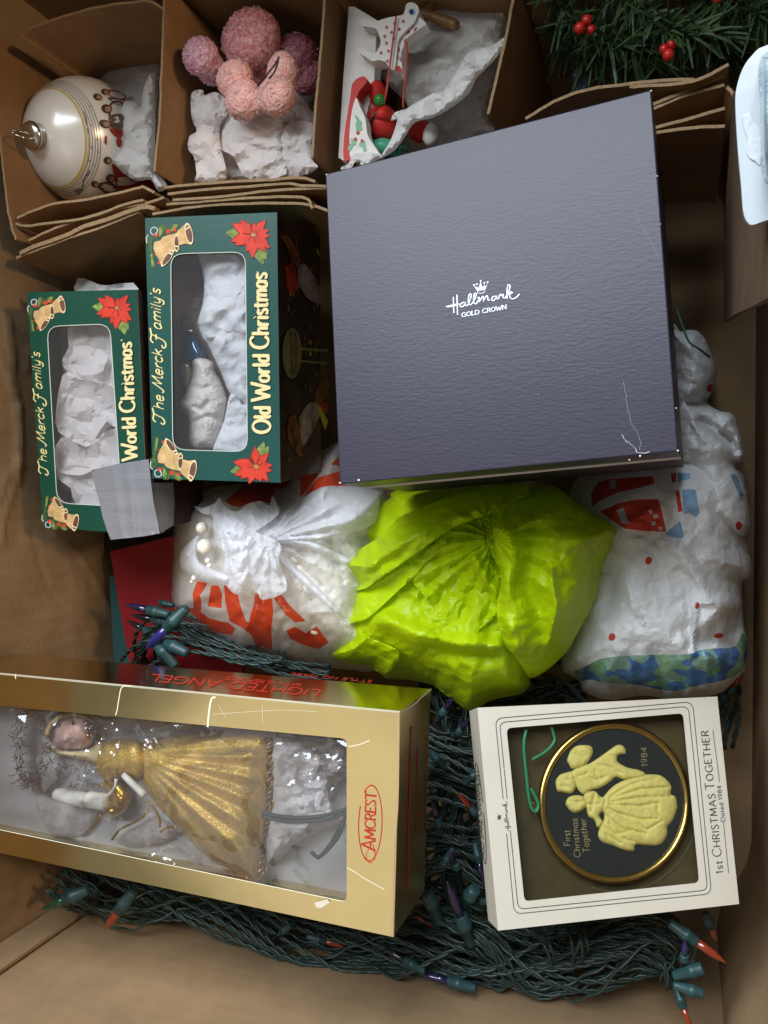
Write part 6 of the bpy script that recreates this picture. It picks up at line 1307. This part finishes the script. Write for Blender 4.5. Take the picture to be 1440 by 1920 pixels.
for l in ([(492, 135), (480, 230), (460, 380), (440, 540), (425, 680), (408, 790)], [(580, 345), (582, 480), (570, 640), (552, 780), (550, 880)], [(440, 540), (418, 690), (400, 830)]): tube('rein_string', smoothp(Pz(kr2(l), .1385), 4, False), .0006, STR, wo, 5)
slab('sleigh_runner', smoothp(kr2([(132, 690), (165, 648), (215, 626), (248, 638), (248, 676), (195, 740), (168, 800), (142, 900), (112, 1080), (110, 1250), (130, 1290), (92, 1312), (60, 1290), (68, 1100), (98, 900), (118, 780)]), 3), ZP(.138), .010, WRED, wo)
slab('sleigh_side', smoothp(kr2([(165, 800), (195, 870), (240, 970), (255, 1090), (290, 1160), (350, 1250), (372, 1295), (240, 1330), (125, 1300), (112, 1200), (112, 1060), (132, 900)]), 3), ZP(.139), .009, WWH, wo)
for l in ([(150, 940), (172, 950), (190, 975), (212, 1000), (205, 1030), (216, 1055), (190, 1075), (165, 1065), (158, 1020), (170, 990)], [(120, 1130), (160, 1140), (165, 1180), (140, 1190), (120, 1230), (95, 1225), (105, 1190), (125, 1170)], [(190, 1170), (235, 1150), (240, 1190), (252, 1230), (225, 1240), (215, 1205), (188, 1195)]): decal('holly_leaf', [kr2(l)], ZP(.139), WGRN, wo, dz=.0004)
for c in ((178, 1085), (158, 1138), (212, 1152)): decal('holly_berry', [ell(kr2([c])[0], 3.2, 3.5, 0, 8)], ZP(.139), WRED, wo, dz=.0006)
obj('santa_body', *ball_geo(Pz(kr2([(378, 1010)]), 0.118)[0], .0105, 22, 16, (1, 1.15, 1)), WRED, wo, True)
bl = ell(kr2([(372, 1010)])[0], 19, 30, .25, 24, 1.6, 4.4); tube('santa_belt', OnBall(Pz(kr2([(378, 1010)]), 0.118)[0], .0112)(bl, 0), .0012, mat('black_belt', (.01, .01, .012), .3), wo)
obj('santa_hat', *ball_geo(Pz(kr2([(335, 765)]), 0.122)[0], .0066, 18, 12, (.9, 1.3, 1)), WRED, wo, True)
obj('santa_head', *ball_geo(Pz(kr2([(300, 860)]), 0.118)[0], .0060, 16, 12), mat('santa_face', (.62, .40, .30), .5), wo, True)
obj('santa_mitten', *ball_geo(Pz(kr2([(356, 822)]), 0.130)[0], .0040, 16, 12), mat('green_bead', (.02, .20, .03), .2, coat=.6), wo, True)
obj('santa_arm', *tube_geo(Pz(kr2([(400, 870), (385, 920), (380, 980)]), 0.126), [.003, .005, .006], 10), WRED, wo, True)
obj('santa_leg', *tube_geo(Pz(kr2([(600, 1090), (680, 1060), (745, 1090)]), 0.120), [.004, .0085, .006], 12), WRED, wo, True)
obj('santa_cuff', *ball_geo(Pz(kr2([(775, 1105)]), 0.121)[0], .0062, 16, 12, (.9, 1.2, 1), rough=.04), mat('white_cuff', (.70, .68, .64), .8), wo, True)
for i in range(5): tube('green_coil', smoothp(Pz(ell(kr2([(470 + 38 * (i - 2), 1230 + 3 * i)])[0], 5, 9, .3, 12, 0, 6.0), .122), 2, False), .0016, WGO, wo, 6)
obj('green_parcel', *ball_geo(Pz(kr2([(375, 1215)]), 0.120)[0], .0080, 16, 12, (1.2, .8, 1)), WGO, wo, True)
tissue('big sheet of thin tissue behind the wooden reindeer ornament', [(340, 560), (420, 400), (560, 380), (680, 260), (760, -20), (1430, -60), (1420, 60), (1370, 400), (1240, 940), (1290, 1080), (900, 1300), (500, 1280), (600, 900), (430, 700)], .088, .014, .004, 70, 331, kk=kr2, step=6)
tissue('twisted strip of white tissue lying over the wooden sleigh', [(365, 1290), (450, 1140), (500, 980), (450, 990), (480, 920), (560, 900), (620, 860), (800, 760), (880, 740), (1000, 560), (1060, 460), (1100, 420), (1280, 370), (1390, 300), (1350, 420), (1250, 540), (1150, 640), (1090, 760), (960, 870), (800, 960), (650, 1000), (570, 1100), (480, 1230)], .132, .010, .003, 30, 335, TISSUE, kk=kr2, R=14, step=3.5)
tissue('torn strip of white tissue at the foot of the wooden sleigh', [(40, 1370), (100, 1340), (130, 1280), (200, 1250), (340, 1260), (360, 1300), (220, 1350), (190, 1325), (150, 1330), (130, 1370), (60, 1395)], .142, .004, .002, 20, 338, TISSUE, kk=kr2, R=8, step=3)
# green garland with red berries
ga = thing('berry_garland', 'dark green artificial pine garland with red berries in the far right cell', 'garland', Pz([(1220, 40)], .02)[0])
G1 = mat('pine_needles', (.065, .125, .04), .5, .35, var=.6, vscale=70, col2=(.018, .045, .022, 1))
nd = []; stm = []
for path, zs, cnt in (([(985, -70), (1080, 40), (1180, 90), (1290, 110)], [.10, .12, .115, .10], 420), ([(1100, -90), (1190, 10), (1270, 60), (1360, 60)], [.12, .13, .13, .11], 420), ([(1290, -80), (1370, 0), (1440, 40), (1520, 60)], [.10, .11, .11, .1], 300), ([(1030, 60), (1100, 100), (1170, 130), (1260, 140)], [.075, .085, .085, .08], 300), ([(1180, -100), (1300, -20), (1400, 10)], [.10, .11, .1], 240), ([(1300, 80), (1360, 100), (1420, 120)], [.06, .06, .06], 180)):
    c = smoothp(Pz(np.array(path, float), np.array(zs)), 12, False); t, N, B = frames(c); stm.append(tube_geo(c, .0011, 5))
    for i in range(cnt):
        j = RNG.integers(0, len(c)); a = RNG.uniform(0, 2 * math.pi); d = t[j] * RNG.uniform(.1, .9) * RNG.choice([1, 1, 1, -1]) + (N[j] * math.cos(a) + B[j] * math.sin(a)) * RNG.uniform(.5, 1)
        d /= np.linalg.norm(d); L = RNG.uniform(.012, .027); s = np.cross(d, [RNG.normal(), RNG.normal(), RNG.normal()]); s = s / np.linalg.norm(s) * RNG.uniform(.0006, .0009)
        k = np.cross(d, s); p0 = c[j] + RNG.normal(0, .001, 3); p1 = p0 + d * L * .5; p2 = p0 + d * L + np.array([0, 0, -.1]) * L + k * RNG.normal(0, 2)
        nd.append((np.array([p0 - s, p0 + s, p1 + s * 1.1, p1 - s * 1.1, p2 + s * .5, p2 - s * .5]), [[0, 1, 2, 3], [3, 2, 4, 5]]))
obj('needles', *join(nd), G1, ga, kind='stuff'); obj('stem', *join(stm), mat('garland_wire', (.05, .05, .025), .7), ga, True)
BRY = mat('berry_red', (.55, .02, .015), .3, .5, coat=.2)
b0 = None
for (x, y), z, r in (((1087, 53), .142, 11), ((1100, 38), .139, 10), ((1108, 56), .136, 9), ((1253, 103), .140, 11), ((1260, 83), .137, 10), ((1245, 92), .134, 9), ((1345, -2), .13, 9)):
    q = Pz([(x, y)], z)[0]; s = r * pxm((x, y), z)
    if b0 is None:
        b0 = ball('berry', q, s, BRY, ga, n=16, m=12); q0, s0 = q, s
        me = b0.data; co = np.array([v.co for v in me.vertices]); 
        for v, w in zip(me.vertices, co - (q - ORG[ga.name])): v.co = w
        b0.location = tuple(q - ORG[ga.name])
    else:
        c = b0.copy(); COL.objects.link(c); c.parent = ga; c.location = tuple(q - ORG[ga.name]); c.scale = (s / s0,) * 3
sheet('foil_scrap', np.array([(1072, 128), (1090, 120), (1110, 132), (1104, 165), (1078, 172)], float), lambda p: .075 + .003 * crum(p, 10, 351, 2), mat('blue_grey_plastic', (.10, .14, .20), .3), None, 4, label='bit of blue-grey plastic under the pine garland', cat='plastic scrap')
# white blister card on the right rim
WCARD = mat('white_blister_card', (.38, .42, .445), .45, .4, var=.05, vscale=20, bump=.06, bscale=120)
wc = thing('blister_card', 'white card with a clear plastic blister lying on the upper right rim of the carton', 'card', Pz([(1420, 250)], .372)[0])
CZ = ZP(.375)
slab('card_sheet', smoothp(np.array([(1560, 60), (1440, 84), (1410, 104), (1392, 130), (1381, 165), (1379, 195), (1383, 270), (1390, 350), (1394, 398), (1403, 418), (1414, 421), (1440, 412), (1560, 375)], float), 3), CZ, .0022, WCARD, wc)
kz = K(1180, 140, 3.838)
sheet('torn_layer', smoothp(kz([(815, 310), (840, 265), (872, 276), (892, 330), (950, 420), (944, 640), (905, 622), (862, 592), (840, 540), (852, 470), (830, 400)]), 3), lambda p: .0004 + .00012 * crum(p, 14, 361, 2), mat('torn_paper', (.46, .49, .52), .8), wc, 3, CZ)
sheet('plastic_blister', smoothp(np.array([(1427, 105), (1500, 95), (1530, 200), (1520, 340), (1450, 345), (1431, 335), (1427, 280), (1425, 200)], float), 3), lambda p: .001 + .012 * dome(np.minimum(18, 99 * np.ones(len(p))) * 0 + dist(p, np.array([(1427, 105), (1500, 95), (1530, 200), (1520, 340), (1450, 345), (1431, 335), (1427, 280), (1425, 200)], float)), 14), film('blister', 1.3, .05, tint=(.72, .84, .88, 1)), wc, 4, CZ)
